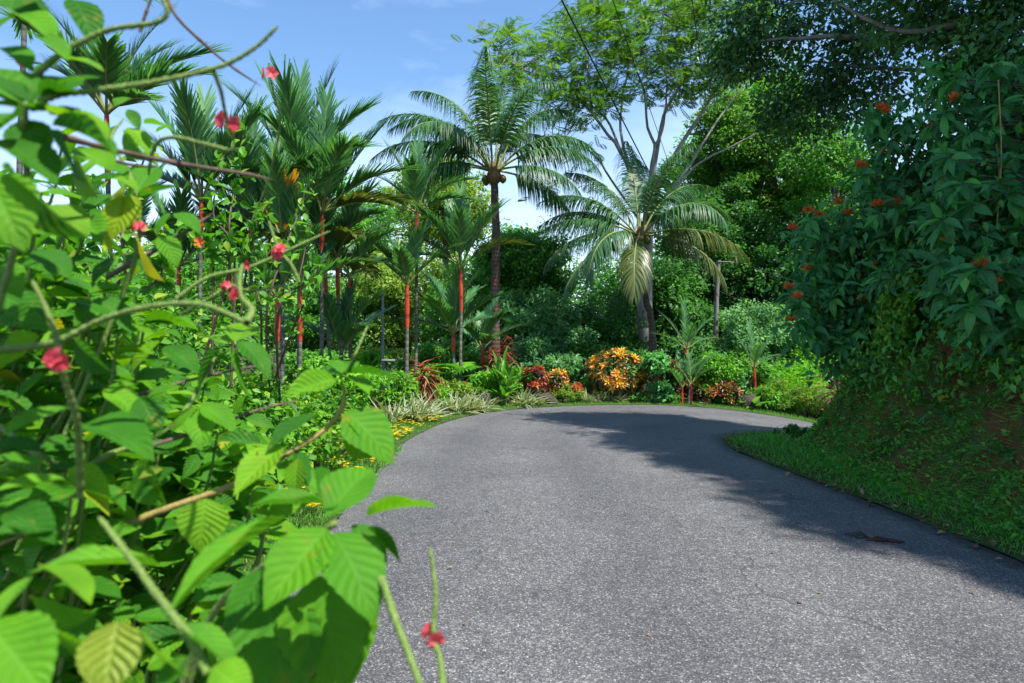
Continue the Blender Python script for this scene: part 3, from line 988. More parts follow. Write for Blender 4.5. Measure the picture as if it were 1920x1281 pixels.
tree_px('forest_tree', 'tall tree rising just left of the dark overhanging canopy', 1440, 110, 340, 90, 32, 'tree_mid', TR, ncl=60, per=150, size=0.19, rcl=(0.5, 0.9), limbs=7)
tree_px('forest_tree', 'low sunlit leafy tree right of the utility pole foot', 1420, 560, 730, 95, 21.5, 'tree_blue', TR, ncl=70, per=180, size=0.10, rcl=(0.3, 0.5))
tree_px('forest_tree', 'bright low tree beyond the road where it leaves the bend', 1520, 600, 760, 80, 21.5, 'lime', TR, ncl=55, per=170, size=0.10, rcl=(0.3, 0.5))
tree_px('evergreen_tree', 'far green tree low behind the hedge at the left edge', 120, 440, 660, 180, 24, 'tree_mid', TR, ncl=70, per=130, size=0.17, rcl=(0.5, 0.8))
tree_px('evergreen_tree', 'green tree behind the hedge below the upright palm fronds', 400, 430, 690, 140, 22, 'tree_mid', TR, ncl=70, per=130, size=0.16, rcl=(0.4, 0.7))


FAR = 'far trees closing the view'
for px, y0, hw, d, mt, lb in (
        (60, 450, 170, 42, 'tree_mid', 'far tree at the left edge, seen low behind the palms'),
        (290, 440, 150, 44, 'tree_yellow', 'far pale tree low behind the upright left palm'),
        (480, 410, 130, 40, 'tree_mid', 'far tree behind the dense palm clump'),
        (640, 370, 130, 42, 'tree_mid', 'far tree behind the slim palms right of the clump'),
        (800, 350, 130, 44, 'tree_yellow', 'far pale tree behind the slender red-shafted palms'),
        (960, 410, 120, 40, 'tree_mid', 'far tree behind the tall coconut trunk'),
        (1090, 480, 110, 42, 'tree_blue', 'far low tree in the gap between the coconut palms'),
        (1230, 440, 120, 40, 'tree_dark', 'far dark tree behind the shorter coconut crown'),
        (1380, 330, 130, 42, 'tree_mid', 'far tree above the utility pole top'),
        (1540, 250, 140, 40, 'tree_mid', 'far tall tree behind the bank shrubs')):
    tree_px('far_tree', lb, px, y0, 700, hw, d, mt, FAR, ncl=60, per=85, size=0.29, rcl=(0.8, 1.4), limbs=3)
for px, d, R, mt, lb in (
        (590, 19.5, (1.3, 0.7, 0.7), 'tree_mid', 'dim undergrowth shrub behind the palm clump stems'),
        (720, 20, (1.3, 0.7, 0.75), 'tree_yellow', 'pale undergrowth shrub behind lamp pole and lantern'),
        (850, 20, (1.3, 0.7, 0.8), 'tree_mid', 'undergrowth shrub behind the low fan-leaved palm'),
        (985, 20.2, (1.2, 0.7, 0.85), 'tree_blue', 'blue-green undergrowth shrub right of the tall coconut'),
        (1100, 20.6, (1.3, 0.7, 0.85), 'tree_dark', 'dark undergrowth shrub left of the big grey trunk'),
        (1290, 21, (1.3, 0.7, 1.0), 'tree_dark', 'dark undergrowth shrub right of the big grey trunk'),
        (1400, 20.6, (1.3, 0.7, 1.0), 'tree_mid', 'undergrowth shrub right of the utility pole'),
        (1530, 20.4, (1.4, 0.7, 1.0), 'lime', 'sunlit undergrowth shrub above the outgoing road'),
        (1650, 21.0, (1.6, 0.8, 1.5), 'tree_mid', 'undergrowth shrub seen in the gap beside the bank corner'),
        (1780, 22.0, (1.8, 0.8, 1.6), 'tree_mid', 'undergrowth shrub mostly hidden behind the bank')):
    bush('undergrowth_shrub', lb, (((px - CX) / F_PX * d), d, float(gz((px - CX) / F_PX * d))), R, mt, 5200, 0.13, tm=RHOMB, group='undergrowth behind the garden', ncl=34, stems=4, rcl=0.45)


def bare_tree():
    b = P(1045, 640, 30)
    t = thing('slender_tree', (b[0], 30, gz(b[0])), 'thin pale tree with sparse leaves between the two coconut palms', 'tree')
    o = np.array(t.location)
    tube_obj('trunk', [o, P(1043, 560, 30), P(1040, 500, 30), P(1038, 440, 30)], [0.14, 0.11, 0.08, 0.03], 'pale_bark', t, o, 7, 12, jitter=0.02)
    for a, e in (((1041, 520), (1015, 450)), ((1040, 500), (1062, 440)), ((1042, 540), (1075, 470)), ((1039, 470), (1022, 420)), ((1039, 460), (1050, 415)), ((1042, 530), (1010, 480))):
        p0, p1 = P(*a, 30), P(*e, 30) + [0, rng.normal(0, 0.6), 0]
        tube_obj('branch', [p0, p0 * .5 + p1 * .5 + rng.normal(0, .1, 3), p1], [0.05, 0.03, 0.012], 'pale_bark', t, o, 5, 8, jitter=0.02)
    C = np.array([P(px, py, 30) for px, py in ((1015, 450), (1062, 440), (1075, 470), (1022, 420), (1050, 415), (1010, 480), (1035, 430), (1060, 490))])
    Geo().add(*leaf_cloud(C, np.full(len(C), 0.5), 45, 0.12, RHOMB)).build('crown', 'tree_blue', t, o, kind='stuff')


bare_tree()


def spray_tmpl():
    """one feathery leaf: a rachis with pairs of narrow side leaflets, all in one plane"""
    V, F, UV = [], [], []
    for k in range(8):
        y = 0.12 + k * 0.115
        ln = 0.36 * math.sin(PI * (0.22 + 0.72 * k / 8))
        for s in (-1, 1):
            b = len(V)
            V += [(0, y, 0), (s * ln * 0.55, y + ln * 0.25 - 0.035, 0.02), (s * ln, y + ln * 0.52, -0.02), (s * ln * 0.5, y + ln * 0.35 + 0.035, 0.02)]
            UV += [(0, 0), (1, .5), (0, 1), (-1, .5)]
            F.append((b, b + 1, b + 2, b + 3) if s > 0 else (b + 3, b + 2, b + 1, b))
    return np.array(V), np.array(F), np.array(UV)


def feathery_tree():
    d = 22.0
    b = P(1214, 665, d)
    base = np.array([b[0], d, gz(b[0]) - 0.1])
    t = thing('feathery_tree', base, 'tall spreading tree with smooth grey limbs and airy feathery leaves', 'tree')
    tube_obj('trunk', [base, P(1212, 640, d), P(1209, 560, d), P(1212, 470, d), P(1216, 395, d)], [0.31, 0.27, 0.24, 0.21, 0.17], 'pale_bark', t, base, 12, 20, jitter=0.006)
    limbs = [
        ([(1216, 400), (1178, 315), (1142, 255), (1100, 200), (1060, 150), (1015, 105)], 0.10, -1.5),
        ([(1200, 380), (1165, 285), (1130, 215), (1070, 185), (990, 190)], 0.08, 0.8),
        ([(1216, 400), (1222, 310), (1228, 275), (1212, 230), (1204, 155), (1170, 90), (1140, 20)], 0.10, 0.3),
        ([(1216, 395), (1240, 235), (1270, 170), (1312, 100), (1330, 0)], 0.10, 1.2),
        ([(1220, 395), (1250, 315), (1300, 235), (1342, 170), (1368, 120), (1402, 40)], 0.12, -0.8),
        ([(1222, 400), (1290, 315), (1330, 250), (1372, 190), (1410, 140)], 0.075, 0.9),
        ([(1225, 402), (1300, 315), (1370, 275), (1440, 240)], 0.07, -1.0),
        ([(1205, 420), (1155, 350), (1108, 285), (1050, 265), (1000, 280)], 0.06, -2.0),
        ([(1190, 350), (1165, 255), (1166, 190), (1180, 100), (1165, -20)], 0.08, 2.0),
        ([(1228, 275), (1245, 230), (1250, 150), (1240, 60), (1260, -60)], 0.06, -1.5),
        ([(1110, 215), (1100, 120), (1090, 40), (1075, -40)], 0.05, -0.5),
        ([(1060, 150), (1010, 140), (960, 120), (925, 80)], 0.035, -1.5),
    ]
    ends = []
    for pts, r, dy in limbs:
        m = len(pts) - 1
        W = [P(px, py, d + dy * (k / m) ** 1.2) for k, (px, py) in enumerate(pts)]
        W = bez(W, 18)
        ends.append(W[5:])
        tube_obj('limb', W, np.linspace(r * 0.72, 0.014, 18), 'pale_bark', t, base, 7, jitter=0.012)
    ends = np.concatenate(ends)
    # leaf sprays gather on twigs that fan out from the limbs
    S, D, TW = [], [], Geo()
    poly = [(905, 60), (960, 40), (1030, 70), (1060, 10), (1110, -60), (1400, -60), (1450, 30), (1440, 130), (1400, 160), (1330, 175), (1290, 200), (1200, 175), (1120, 215), (1040, 215), (960, 180), (910, 120)]

    def inside(x, y):
        r = False
        j = len(poly) - 1
        for i in range(len(poly)):
            if (poly[i][1] > y) != (poly[j][1] > y) and x < (poly[j][0] - poly[i][0]) * (y - poly[i][1]) / (poly[j][1] - poly[i][1]) + poly[i][0]:
                r = not r
            j = i
        return r
    cnt = 0
    while cnt < 520:
        px, py = rng.uniform(900, 1455), rng.uniform(-60, 220)
        if not inside(px, py):
            continue
        c = P(px, py, d + rng.uniform(-2.8, 2.8))
        q = ends[np.argmin(((ends - c) ** 2).sum(1) + rng.random(len(ends)) * 0.5)]
        w = bez([q, q * 0.5 + c * 0.5 + rng.normal(0, 0.12, 3), c], 6)
        TW.add(*tube(w, np.linspace(0.014, 0.005, 6), 4))
        out = norm(c - q + rng.normal(0, 0.2, 3))
        for k in range(5):
            S.append(c + rng.normal(0, 0.28, 3) * [1, 1, 0.45])
            D.append(norm(out * 0.5 + rng.normal(0, 0.7, 3) * [1, 1, 0.2]))
        cnt += 1
    for k in range(90):       # the thin lower sprays on the left side
        px, py = rng.uniform(990, 1130), rng.uniform(215, 380)
        if rng.random() < (py - 200) / 400:
            continue
        S.append(P(px, py, d + rng.uniform(-2, 1)))
        D.append(norm(rng.normal(0, 1, 3) * [1, 1, .3] - [0, 0, .5]))
    TW.build('twigs', 'pale_bark', t, base, kind='stuff')
    S, D = np.array(S), np.array(D)
    N = norm(rng.normal(0, 0.22, S.shape) + [0, 0, 1])
    Geo().add(*scatter(spray_tmpl(), S, D, N, rng.uniform(0.36, 0.6, len(S)))).build('crown', 'feather', t, base, kind='stuff')


feathery_tree()


# ------------------------------------------------------------------ palms
def frond_geo(az, el, length, bend, nl, ll, lw, droop, vee, start=0.16, base=(0, 0, 0), seg=4, curl=0.0, angs=(62, 55, 18), stiff_tip=0.35, tipw=0.0):
    """a pinnate frond: returns the rachis points and a Geo of its leaflets"""
    n = 18
    az, el, bend = math.radians(az), math.radians(el), math.radians(bend)
    p = np.asarray(base, float).copy()
    pts = [p.copy()]
    for k in range(n - 1):
        t = (k + 0.5) / (n - 1)
        e = el - bend * t ** 1.5
        a = az + curl * t
        p = p + np.array([math.cos(a) * math.cos(e), math.sin(a) * math.cos(e), math.sin(e)]) * length / (n - 1)
        pts.append(p.copy())
    pts = np.array(pts)
    T = norm(np.gradient(pts, axis=0))
    hor = np.array([math.sin(az), -math.cos(az), 0.0])
    N = nl * 2
    t = np.linspace(start, 0.995, nl)
    t = np.repeat(t, 2) + rng.normal(0, 0.004, N)
    sgn = np.tile([-1.0, 1.0], nl)
    f = np.clip(t, 0, 1) * (n - 1)
    pos = np.stack([np.interp(f, np.arange(n), pts[:, k]) for k in range(3)], 1)
    tt = norm(np.stack([np.interp(f, np.arange(n), T[:, k]) for k in range(3)], 1))
    S = hor[None] * sgn[:, None]
    U = norm(np.cross(hor[None], tt))
    U = np.where((U[:, 2:3] < 0) & (abs(tt[:, 2:3]) < 0.98), -U, U)
    ang = np.radians(np.interp(t, [0, 0.65, 1], angs)) + rng.normal(0, 0.05 + 0.03 * (droop > 1), N)
    v = math.radians(vee) + rng.normal(0, 0.1, N)
    d0 = norm(np.cos(ang)[:, None] * tt + np.sin(ang)[:, None] * (np.cos(v)[:, None] * S + np.sin(v)[:, None] * U))
    L = ll * np.interp(t, [0, 0.12, 0.4, 0.7, 1], [0.5, 0.8, 1.0, 0.85, stiff_tip]) * rng.uniform(0.9, 1.08, N) * np.where(rng.random(N) < 0.06, 0.55, 1.0)
    W = lw * np.interp(t, [0, 0.3, 1], [0.8, 1.0, 0.6])
    g = Geo()
    cur = pos.copy()
    rows = []
    wn_ = norm(np.cross(d0, U))
    drp = droop * rng.uniform(0.55, 1.45, N)
    for k in range(seg + 1):
        s = k / seg
        ww = W * (0.55 + 0.45 * math.sin(PI * min(1, s * 1.6))) * (1 - (1 - tipw) * s ** 3) + 0.002
        rows.append((cur - wn_ * ww[:, None] / 2, cur + wn_ * ww[:, None] / 2))
        dd = norm(d0 - np.array([0, 0, 1.0]) * (drp * (0.12 + s) * (0.6 + 0.8 * s))[:, None])
        cur = cur + dd * (L / seg)[:, None]
    V = np.stack([np.stack(r, 1) for r in rows], 1)          # N, seg+1, 2, 3
    V = V.reshape(N, -1, 3)
    F = np.array([(2 * k, 2 * k + 1, 2 * k + 3, 2 * k + 2) for k in range(seg)])
    FF = (F[None] + (np.arange(N) * 2 * (seg + 1))[:, None, None]).reshape(-1, 4)
    lv = np.zeros((N, 2 * (seg + 1), 3))
    lv[:, :, 0] = np.tile([-1, 1], seg + 1)[None]
    lv[:, :, 1] = np.repeat(np.linspace(0, 1, seg + 1), 2)[None]
    lv[:, :, 2] = rng.random(N)[:, None]
    g.add(V.reshape(-1, 3), FF, lv.reshape(-1, 3))
    return pts, g


def add_frond(t, az, el, length, bend, nl, ll, lw, droop, vee, base, mat, rr=0.02, rmat='rachis', label=None, **kw):
    pts, g = frond_geo(az, el, length, bend, nl, ll, lw, droop, vee, base=base, **kw)
    fr = Geo().add(*tube(pts, np.linspace(rr, rr * 0.2, len(pts)), 5)).build('frond', rmat, t, smooth=True)
    if label:
        fr['label'] = label
    g.build('leaflets', mat, fr, kind='stuff')
    return fr


def coconut(label, base, top, fronds, r0=0.13, bark='coco_bark', mids=(), nuts=5, length=3.0):
    base, top = np.asarray(base, float), np.asarray(top, float)
    t = thing('coconut_palm', base, label, 'palm', 'coconut palms')
    line = [base - [0, 0, 0.1]] + [np.asarray(m, float) for m in mids] + [top]
    tube_obj('trunk', line, [r0 * 1.5, r0 * 1.05, r0, r0 * 0.9], bark, t, base, 10, 26, jitter=0.008)
    c = top - base
    Geo().add(*tube(bez([c - [0, 0, 0.25], c, c + [0, 0, 0.35]], 8), [r0 * 0.9, r0 * 1.5, r0 * 1.9, r0 * 1.8, r0 * 1.6, r0 * 1.3, r0, r0 * 0.6], 9)).build('crown_heart', 'fibre', t, smooth=True)
    for f in fronds:
        az, el, ln, bd = f[:4]
        ln *= 1.08
        mat = f[4] if len(f) > 4 else 'coco'
        off = np.array([math.cos(math.radians(az)), math.sin(math.radians(az)), 0]) * r0
        add_frond(t, az, el, ln, bd, 118, 0.95, 0.044, 2.8, 6, c + off + [0, 0, 0.12], mat, 0.035, curl=rng.normal(0, 0.12), start=0.2, seg=5)
    for k in range(nuts):
        a = rng.random() * 2 * PI
        q = c + np.array([math.cos(a) * r0 * 2.3, math.sin(a) * r0 * 2.3, -0.05 + rng.normal(0, 0.06)])
        Geo().add(*tube(bez([q - [0, 0, 0.13], q - [0, 0, 0.05], q + [0, 0, 0.05], q + [0, 0, 0.12]], 7), [0.02, 0.07, 0.095, 0.1, 0.085, 0.05, 0.01], 8)).build('coconut', 'nut', t, smooth=True)
    return t


b1 = P(928, 655, 18.5)
top1 = P(926, 328, 18.5)
coconut('tall straight coconut palm with brown ringed trunk, centre of the garden', (b1[0], 18.5, gz(b1[0])), top1,
        [(172, 62, 3.3, 95), (186, 36, 3.2, 80), (205, 12, 2.6, 80), (150, 74, 3.5, 70), (110, 82, 3.5, 45), (75, 80, 3.6, 40), (255, 78, 3.2, 75), (300, 66, 3.0, 85),
         (25, 70, 3.3, 80), (5, 50, 3.1, 105), (352, 34, 2.9, 95), (335, 5, 2.4, 60), (20, -5, 2.3, 50), (165, 18, 2.8, 90), (225, 48, 3.0, 105), (60, 60, 3.2, 90), (130, 55, 3.2, 90), (195, 55, 3.2, 85)],
        0.115, mids=[P(929, 560, 18.5), P(930, 450, 18.5)])
b2 = P(1228, 665, 19.5)
top2 = P(1200, 448, 19.5)
coconut('shorter coconut palm with wide drooping fronds and thin leaning trunk', (b2[0], 19.5, gz(b2[0])), top2,
        [(172, 50, 3.0, 75), (182, 25, 2.8, 65), (190, 8, 2.8, 70), (205, -15, 2.6, 50), (225, 5, 2.8, 95), (250, -25, 2.5, 50, 'coco_old'), (100, 80, 3.3, 40), (80, 75, 3.2, 50), (140, 65, 3.2, 60),
         (30, 62, 3.0, 75), (15, 48, 3.0, 85), (320, 42, 2.8, 110), (352, 12, 2.9, 65, 'coco_old'), (335, -8, 2.7, 65, 'coco_old'), (300, 75, 2.8, 70), (160, 38, 2.9, 75), (60, 45, 3.0, 90)],
        0.09, mids=[P(1222, 610, 19.5), P(1208, 545, 19.5)], nuts=6)


def wax_palm(label, base, top, shaft, fl, nf, az0=0, el=(45, 85), r=0.036, d_old=0, trunk='cane_bark', spec=None, nl=52, bend=45, orange=False, name='sealing_wax_palm', group='red-shafted palms', droop=0.14):
    """slender palm: ringed cane, glossy red crownshaft, stiff feather fronds"""
    base, top = np.asarray(base, float), np.asarray(top, float)
    t = thing(name, base, label, 'palm', group)
    c = top - base
    k = 1 - shaft / max(np.linalg.norm(c), 0.01)
    m = c * 0.5 * k + rng.normal(0, 0.03, 3) * [1, 1, 0]
    if k > 0.05:
        tube_obj('trunk', [[0, 0, -0.1], m, c * k], [r * 1.25, r, r * 0.9], trunk, t, sides=8, n=14)
    tube_obj('crownshaft', [c * max(k, 0.01), c * (k + 1) / 2, c], [r * 1.0, r * 1.3, r * 0.85], 'red_shaft', t, sides=8, n=8)
    fr = spec or [(az0 + q * 137.5, el[0] + (el[1] - el[0]) * (1 - q / max(1, nf - 1)), fl * rng.uniform(0.85, 1.1), bend * rng.uniform(0.7, 1.25)) for q in range(nf)]
    for q, f in enumerate(fr):
        if name != 'small_palm':
            f = (f[0], min(87, f[1] + 5), f[2] * 0.84, f[3] * 0.8) + tuple(f[4:])
        mat = f[4] if len(f) > 4 else ('wax_old' if q >= len(fr) - d_old else 'wax')
        e = math.radians(f[1])
        a = math.radians(f[0])
        b = c + np.array([math.cos(a) * r * 0.6, math.sin(a) * r * 0.6, 0.02])
        add_frond(t, f[0], f[1], f[2], f[3], nl, fl * 0.235, 0.020 + 0.020 * fl, droop, 22, b, mat, 0.012 + 0.006 * fl, rmat='rachis', start=0.2, curl=rng.normal(0, 0.1), stiff_tip=1.0, seg=3, angs=(50, 32, 12), tipw=0.45)
    return t


def wpx(label, bpx, d, shaft_px0, shaft_px1, fl, nf, **kw):
    """palm from photo columns: shaft from shaft_px0 (bottom) to shaft_px1 (top)"""
    a, b = P(shaft_px0[0], shaft_px0[1], d), P(shaft_px1[0], shaft_px1[1], d)
    x = (bpx - CX) / F_PX * d
    return wax_palm(label, (x, d, gz(x)), b, float(np.linalg.norm(b - a)), fl, nf, **kw)


wpx('sealing wax palm at the left edge with its crown above the picture', 46, 9.5, (46, 40), (46, -60), 2.2, 7, az0=20, el=(5, 60), bend=60, r=0.038)
wpx('sealing wax palm reaching over the flowering shrub, upper left', 212, 10, (205, 345), (200, 215), 2.0, 0,
    spec=[(15, 48, 2.0, 45), (350, 30, 1.9, 55), (325, 5, 1.5, 40), (60, 62, 2.0, 40), (200, 70, 2.1, 45), (170, 45, 1.8, 50), (250, 50, 1.7, 60), (100, 55, 2.0, 50), (35, 70, 2.1, 30), (300, 40, 1.6, 60)], r=0.038)
wpx('upright sealing wax palm left of the dense palm clump', 372, 12.2, (374, 440), (378, 378), 2.3, 0,
    spec=[(110, 78, 2.3, 20), (175, 68, 2.2, 30), (20, 72, 2.3, 25), (190, 55, 2.0, 35), (345, 58, 2.1, 35), (270, 72, 2.1, 30), (165, 30, 1.7, 40), (10, 35, 1.7, 45)], r=0.038)
wpx('tallest sealing wax palm with broad upright fronds, middle of the clump', 560, 13.5, (562, 430), (560, 350), 2.5, 0,
    spec=[(100, 85, 2.6, 15), (170, 75, 2.6, 25), (10, 78, 2.6, 25), (200, 62, 2.4, 35), (350, 55, 2.3, 40), (270, 70, 2.3, 40), (150, 50, 2.3, 45), (60, 68, 2.4, 35), (190, 40, 2.1, 50), (330, 30, 2.0, 50)], r=0.038)
wpx('sealing wax palm with long frond arching over to the right', 600, 13.0, (596, 468), (604, 400), 2.4, 0,
    spec=[(8, 58, 2.2, 18), (85, 84, 2.7, 12), (355, 38, 2.0, 50), (345, 12, 1.6, 45, 'wax_old'), (150, 72, 2.5, 25), (300, 50, 2.0, 60), (40, 65, 2.3, 35), (20, 25, 1.7, 50, 'wax_old'), (240, 60, 2.1, 45)], r=0.038)
wpx('sealing wax palm with one bright orange dying frond', 528, 12.6, (524, 545), (530, 455), 2.2, 0,
    spec=[(120, 80, 2.4, 20), (175, 66, 2.3, 30), (60, 70, 2.3, 30), (300, 74, 1.25, 60, 'orange_frond'), (200, 48, 2.0, 45), (330, 55, 1.9, 50), (280, 60, 1.9, 50), (160, 35, 1.8, 50)], r=0.038)
wpx('sealing wax palm at the left side of the dense clump', 470, 12.8, (476, 500), (470, 420), 2.3, 0,
    spec=[(100, 84, 2.5, 15), (180, 64, 2.2, 35), (15, 70, 2.3, 30), (205, 45, 2.0, 45), (280, 62, 2.0, 45), (345, 50, 2.0, 45), (150, 60, 2.2, 35)], r=0.038)
wpx('short sealing wax palm with low red shaft at the clump foot', 520, 12.2, (520, 640), (520, 560), 1.6, 7, az0=60, el=(20, 75), r=0.042, trunk='green_cane')
wpx('sealing wax palm with shining red shaft in the clump, centre', 563, 12.4, (561, 640), (563, 545), 1.6, 6, az0=15, el=(30, 80), r=0.038)
wpx('slim sealing wax palm with paired red shafts beside the clump', 622, 13.6, (612, 560), (608, 470), 1.9, 7, az0=140, el=(15, 70), d_old=2, bend=60)
wpx('slim sealing wax palm right of the clump with tired yellow fronds', 640, 13.8, (634, 560), (632, 480), 1.9, 7, az0=330, el=(10, 65), d_old=3, bend=60)
wpx('thin sealing wax palm standing clear between clump and lamp pole', 662, 14.4, (656, 600), (655, 520), 1.8, 7, az0=200, el=(15, 65), d_old=2, bend=55)
wpx('young sealing wax palm without visible cane, low behind the bright shrub', 640, 14.0, (640, 690), (640, 660), 1.7, 9, az0=70, el=(25, 80), r=0.042, bend=40)
wpx('low leafy palm filling the gap below the upright left palm', 335, 13.0, (335, 560), (335, 500), 1.9, 9, az0=25, el=(20, 80), bend=50)
wpx('low leafy palm behind the climbing shoots, left of the clump', 430, 14.2, (430, 560), (430, 490), 2.0, 9, az0=80, el=(20, 80), bend=50)
wpx('low leafy palm behind the flower spikes, far left', 235, 12.0, (235, 520), (235, 460), 1.7, 8, az0=50, el=(15, 75), bend=50)
wpx('leafy palm behind the clump, its fronds showing between stems', 505, 15.0, (505, 520), (505, 450), 2.1, 9, az0=10, el=(15, 80), bend=50)
wpx('slender palm with orange-red shaft high above the fan-leaved palm', 778, 15.5, (784, 470), (782, 400), 1.8, 0,
    spec=[(95, 84, 1.9, 15), (175, 52, 1.7, 55), (5, 48, 1.7, 60), (190, 72, 1.8, 30), (350, 70, 1.8, 30), (200, 25, 1.5, 55), (345, 25, 1.5, 60), (270, 55, 1.5, 50)], r=0.038)
wpx('slender palm with red shaft just right of the lamp pole', 764, 15.0, (764, 615), (763, 535), 1.6, 8, az0=30, el=(30, 82), r=0.045)
wpx('bushy red-shafted palm left of the tall coconut trunk', 866, 15.6, (866, 585), (864, 500), 1.9, 0,
    spec=[(95, 82, 2.0, 20), (165, 62, 1.9, 40), (15, 62, 1.9, 40), (180, 40, 1.7, 50), (0, 35, 1.7, 60, 'wax_old'), (210, 58, 1.8, 40), (330, 60, 1.8, 40), (120, 72, 1.9, 30), (270, 60, 1.6, 50), (195, 20, 1.5, 55)], r=0.038)
wpx('low spreading young palm at the foot of the bushy red-shafted palm', 850, 16.4, (850, 660), (850, 625), 1.8, 10, az0=10, el=(20, 80), r=0.042, bend=45)
wpx('small red-stemmed palm fanning out above the mint-green bush', 1289, 16.6, (1287, 700), (1287, 655), 1.0, 0,
    spec=[(95, 85, 1.1, 10), (160, 66, 1.0, 25), (15, 60, 1.0, 30), (175, 38, 0.9, 35), (10, 32, 0.9, 40), (270, 60, 0.8, 40)], r=0.032, nl=20, name='small_palm', group='small red-stemmed palms')
wpx('young red-stemmed palm at the road edge, left of the pair', 1279, 16.45, (1278, 762), (1279, 728), 0.9, 0,
    spec=[(100, 80, 0.9, 20), (170, 62, 0.85, 35), (10, 64, 0.85, 35), (230, 55, 0.7, 40)], r=0.026, nl=18, name='small_palm', group='small red-stemmed palms')
wpx('young red-stemmed palm at the road edge, right of the pair', 1296, 16.4, (1294, 762), (1296, 722), 1.0, 0,
    spec=[(95, 82, 1.0, 20), (165, 60, 0.9, 35), (15, 62, 1.0, 35), (320, 50, 0.75, 40)], r=0.026, nl=18, name='small_palm', group='small red-stemmed palms')
wpx('small thin red-stemmed palm above the bright ferny shrub', 1418, 17.2, (1415, 735), (1414, 690), 1.0, 0,
    spec=[(100, 84, 1.1, 15), (155, 70, 1.0, 25), (20, 66, 1.0, 30), (180, 35, 0.8, 50), (5, 40, 0.8, 45), (260, 60, 0.8, 40)], r=0.03, nl=20, name='small_palm', group='small red-stemmed palms')
wpx('low spreading young palm right of the tall coconut foot', 905, 17.5, (905, 690), (905, 655), 1.5, 8, az0=40, el=(25, 78), r=0.045, bend=45)


# ------------------------------------------------------------------ garden plants
def at_ground(px, d):
    x = (px - CX) / F_PX * d
    return np.array([x, d, float(gz(x))])


def striped_clump(px, d, s, label):
    s *= 0.98
    b = at_ground(px, d)
    t = thing('striped_grass_plant', b, label, 'plant', 'striped border plants')
    me = [leaf_mesh('strap%d' % k, leaf_tmpl(7, 3, w, 0.3, 0.3, dr), 'striped') for k, (w, dr) in enumerate(((0.08, 0.35), (0.095, 0.55), (0.085, 0.15)))]
    for k in range(64):
        a = rng.random() * 2 * PI
        e = rng.uniform(0.35, 1.35)
        d_ = np.array([math.cos(a) * math.cos(e), math.sin(a) * math.cos(e), math.sin(e)])
        place('leaf', me[k % 3], rng.normal(0, 0.07, 3) * [s * 2, s * 2, 0] + [0, 0, 0.0], d_, [-d_[0] * .4, -d_[1] * .4, 1], s * rng.uniform(0.75, 1.2), t)


for px, d, s, lb in (
        (735, 12.2, 0.55, 'green and cream striped clump nearest the hedge, beside yellow flowers'),
        (775, 12.6, 0.62, 'large striped clump left of the red-leaved shrub, arching over the verge'),
        (800, 13.0, 0.55, 'striped clump touching the large one on its far side'),
        (855, 14.0, 0.52, 'striped clump below the yellow-green ixora bush'),
        (880, 14.4, 0.50, 'striped clump between the ixora bush and the lance-leaved plant'),
        (905, 14.6, 0.45, 'striped clump at the left foot of the lance-leaved plant'),
        (985, 15.7, 0.48, 'striped clump in front of the small red croton'),
        (1008, 15.9, 0.40, 'small striped clump leaning on the dark boulder'),
        (1095, 16.6, 0.36, 'low striped clump left of the big orange croton, farthest from it'),
        (1115, 16.6, 0.34, 'low striped clump in front of the big orange croton, on its left'),
        (1135, 16.6, 0.34, 'low striped clump under the middle of the big orange croton'),
        (1160, 16.6, 0.30, 'low striped clump under the right half of the big orange croton'),
        (1388, 16.9, 0.38, 'striped clump beside the brown boulder at the road bend')):
    striped_clump(px, d, s, lb)

ROS = {}


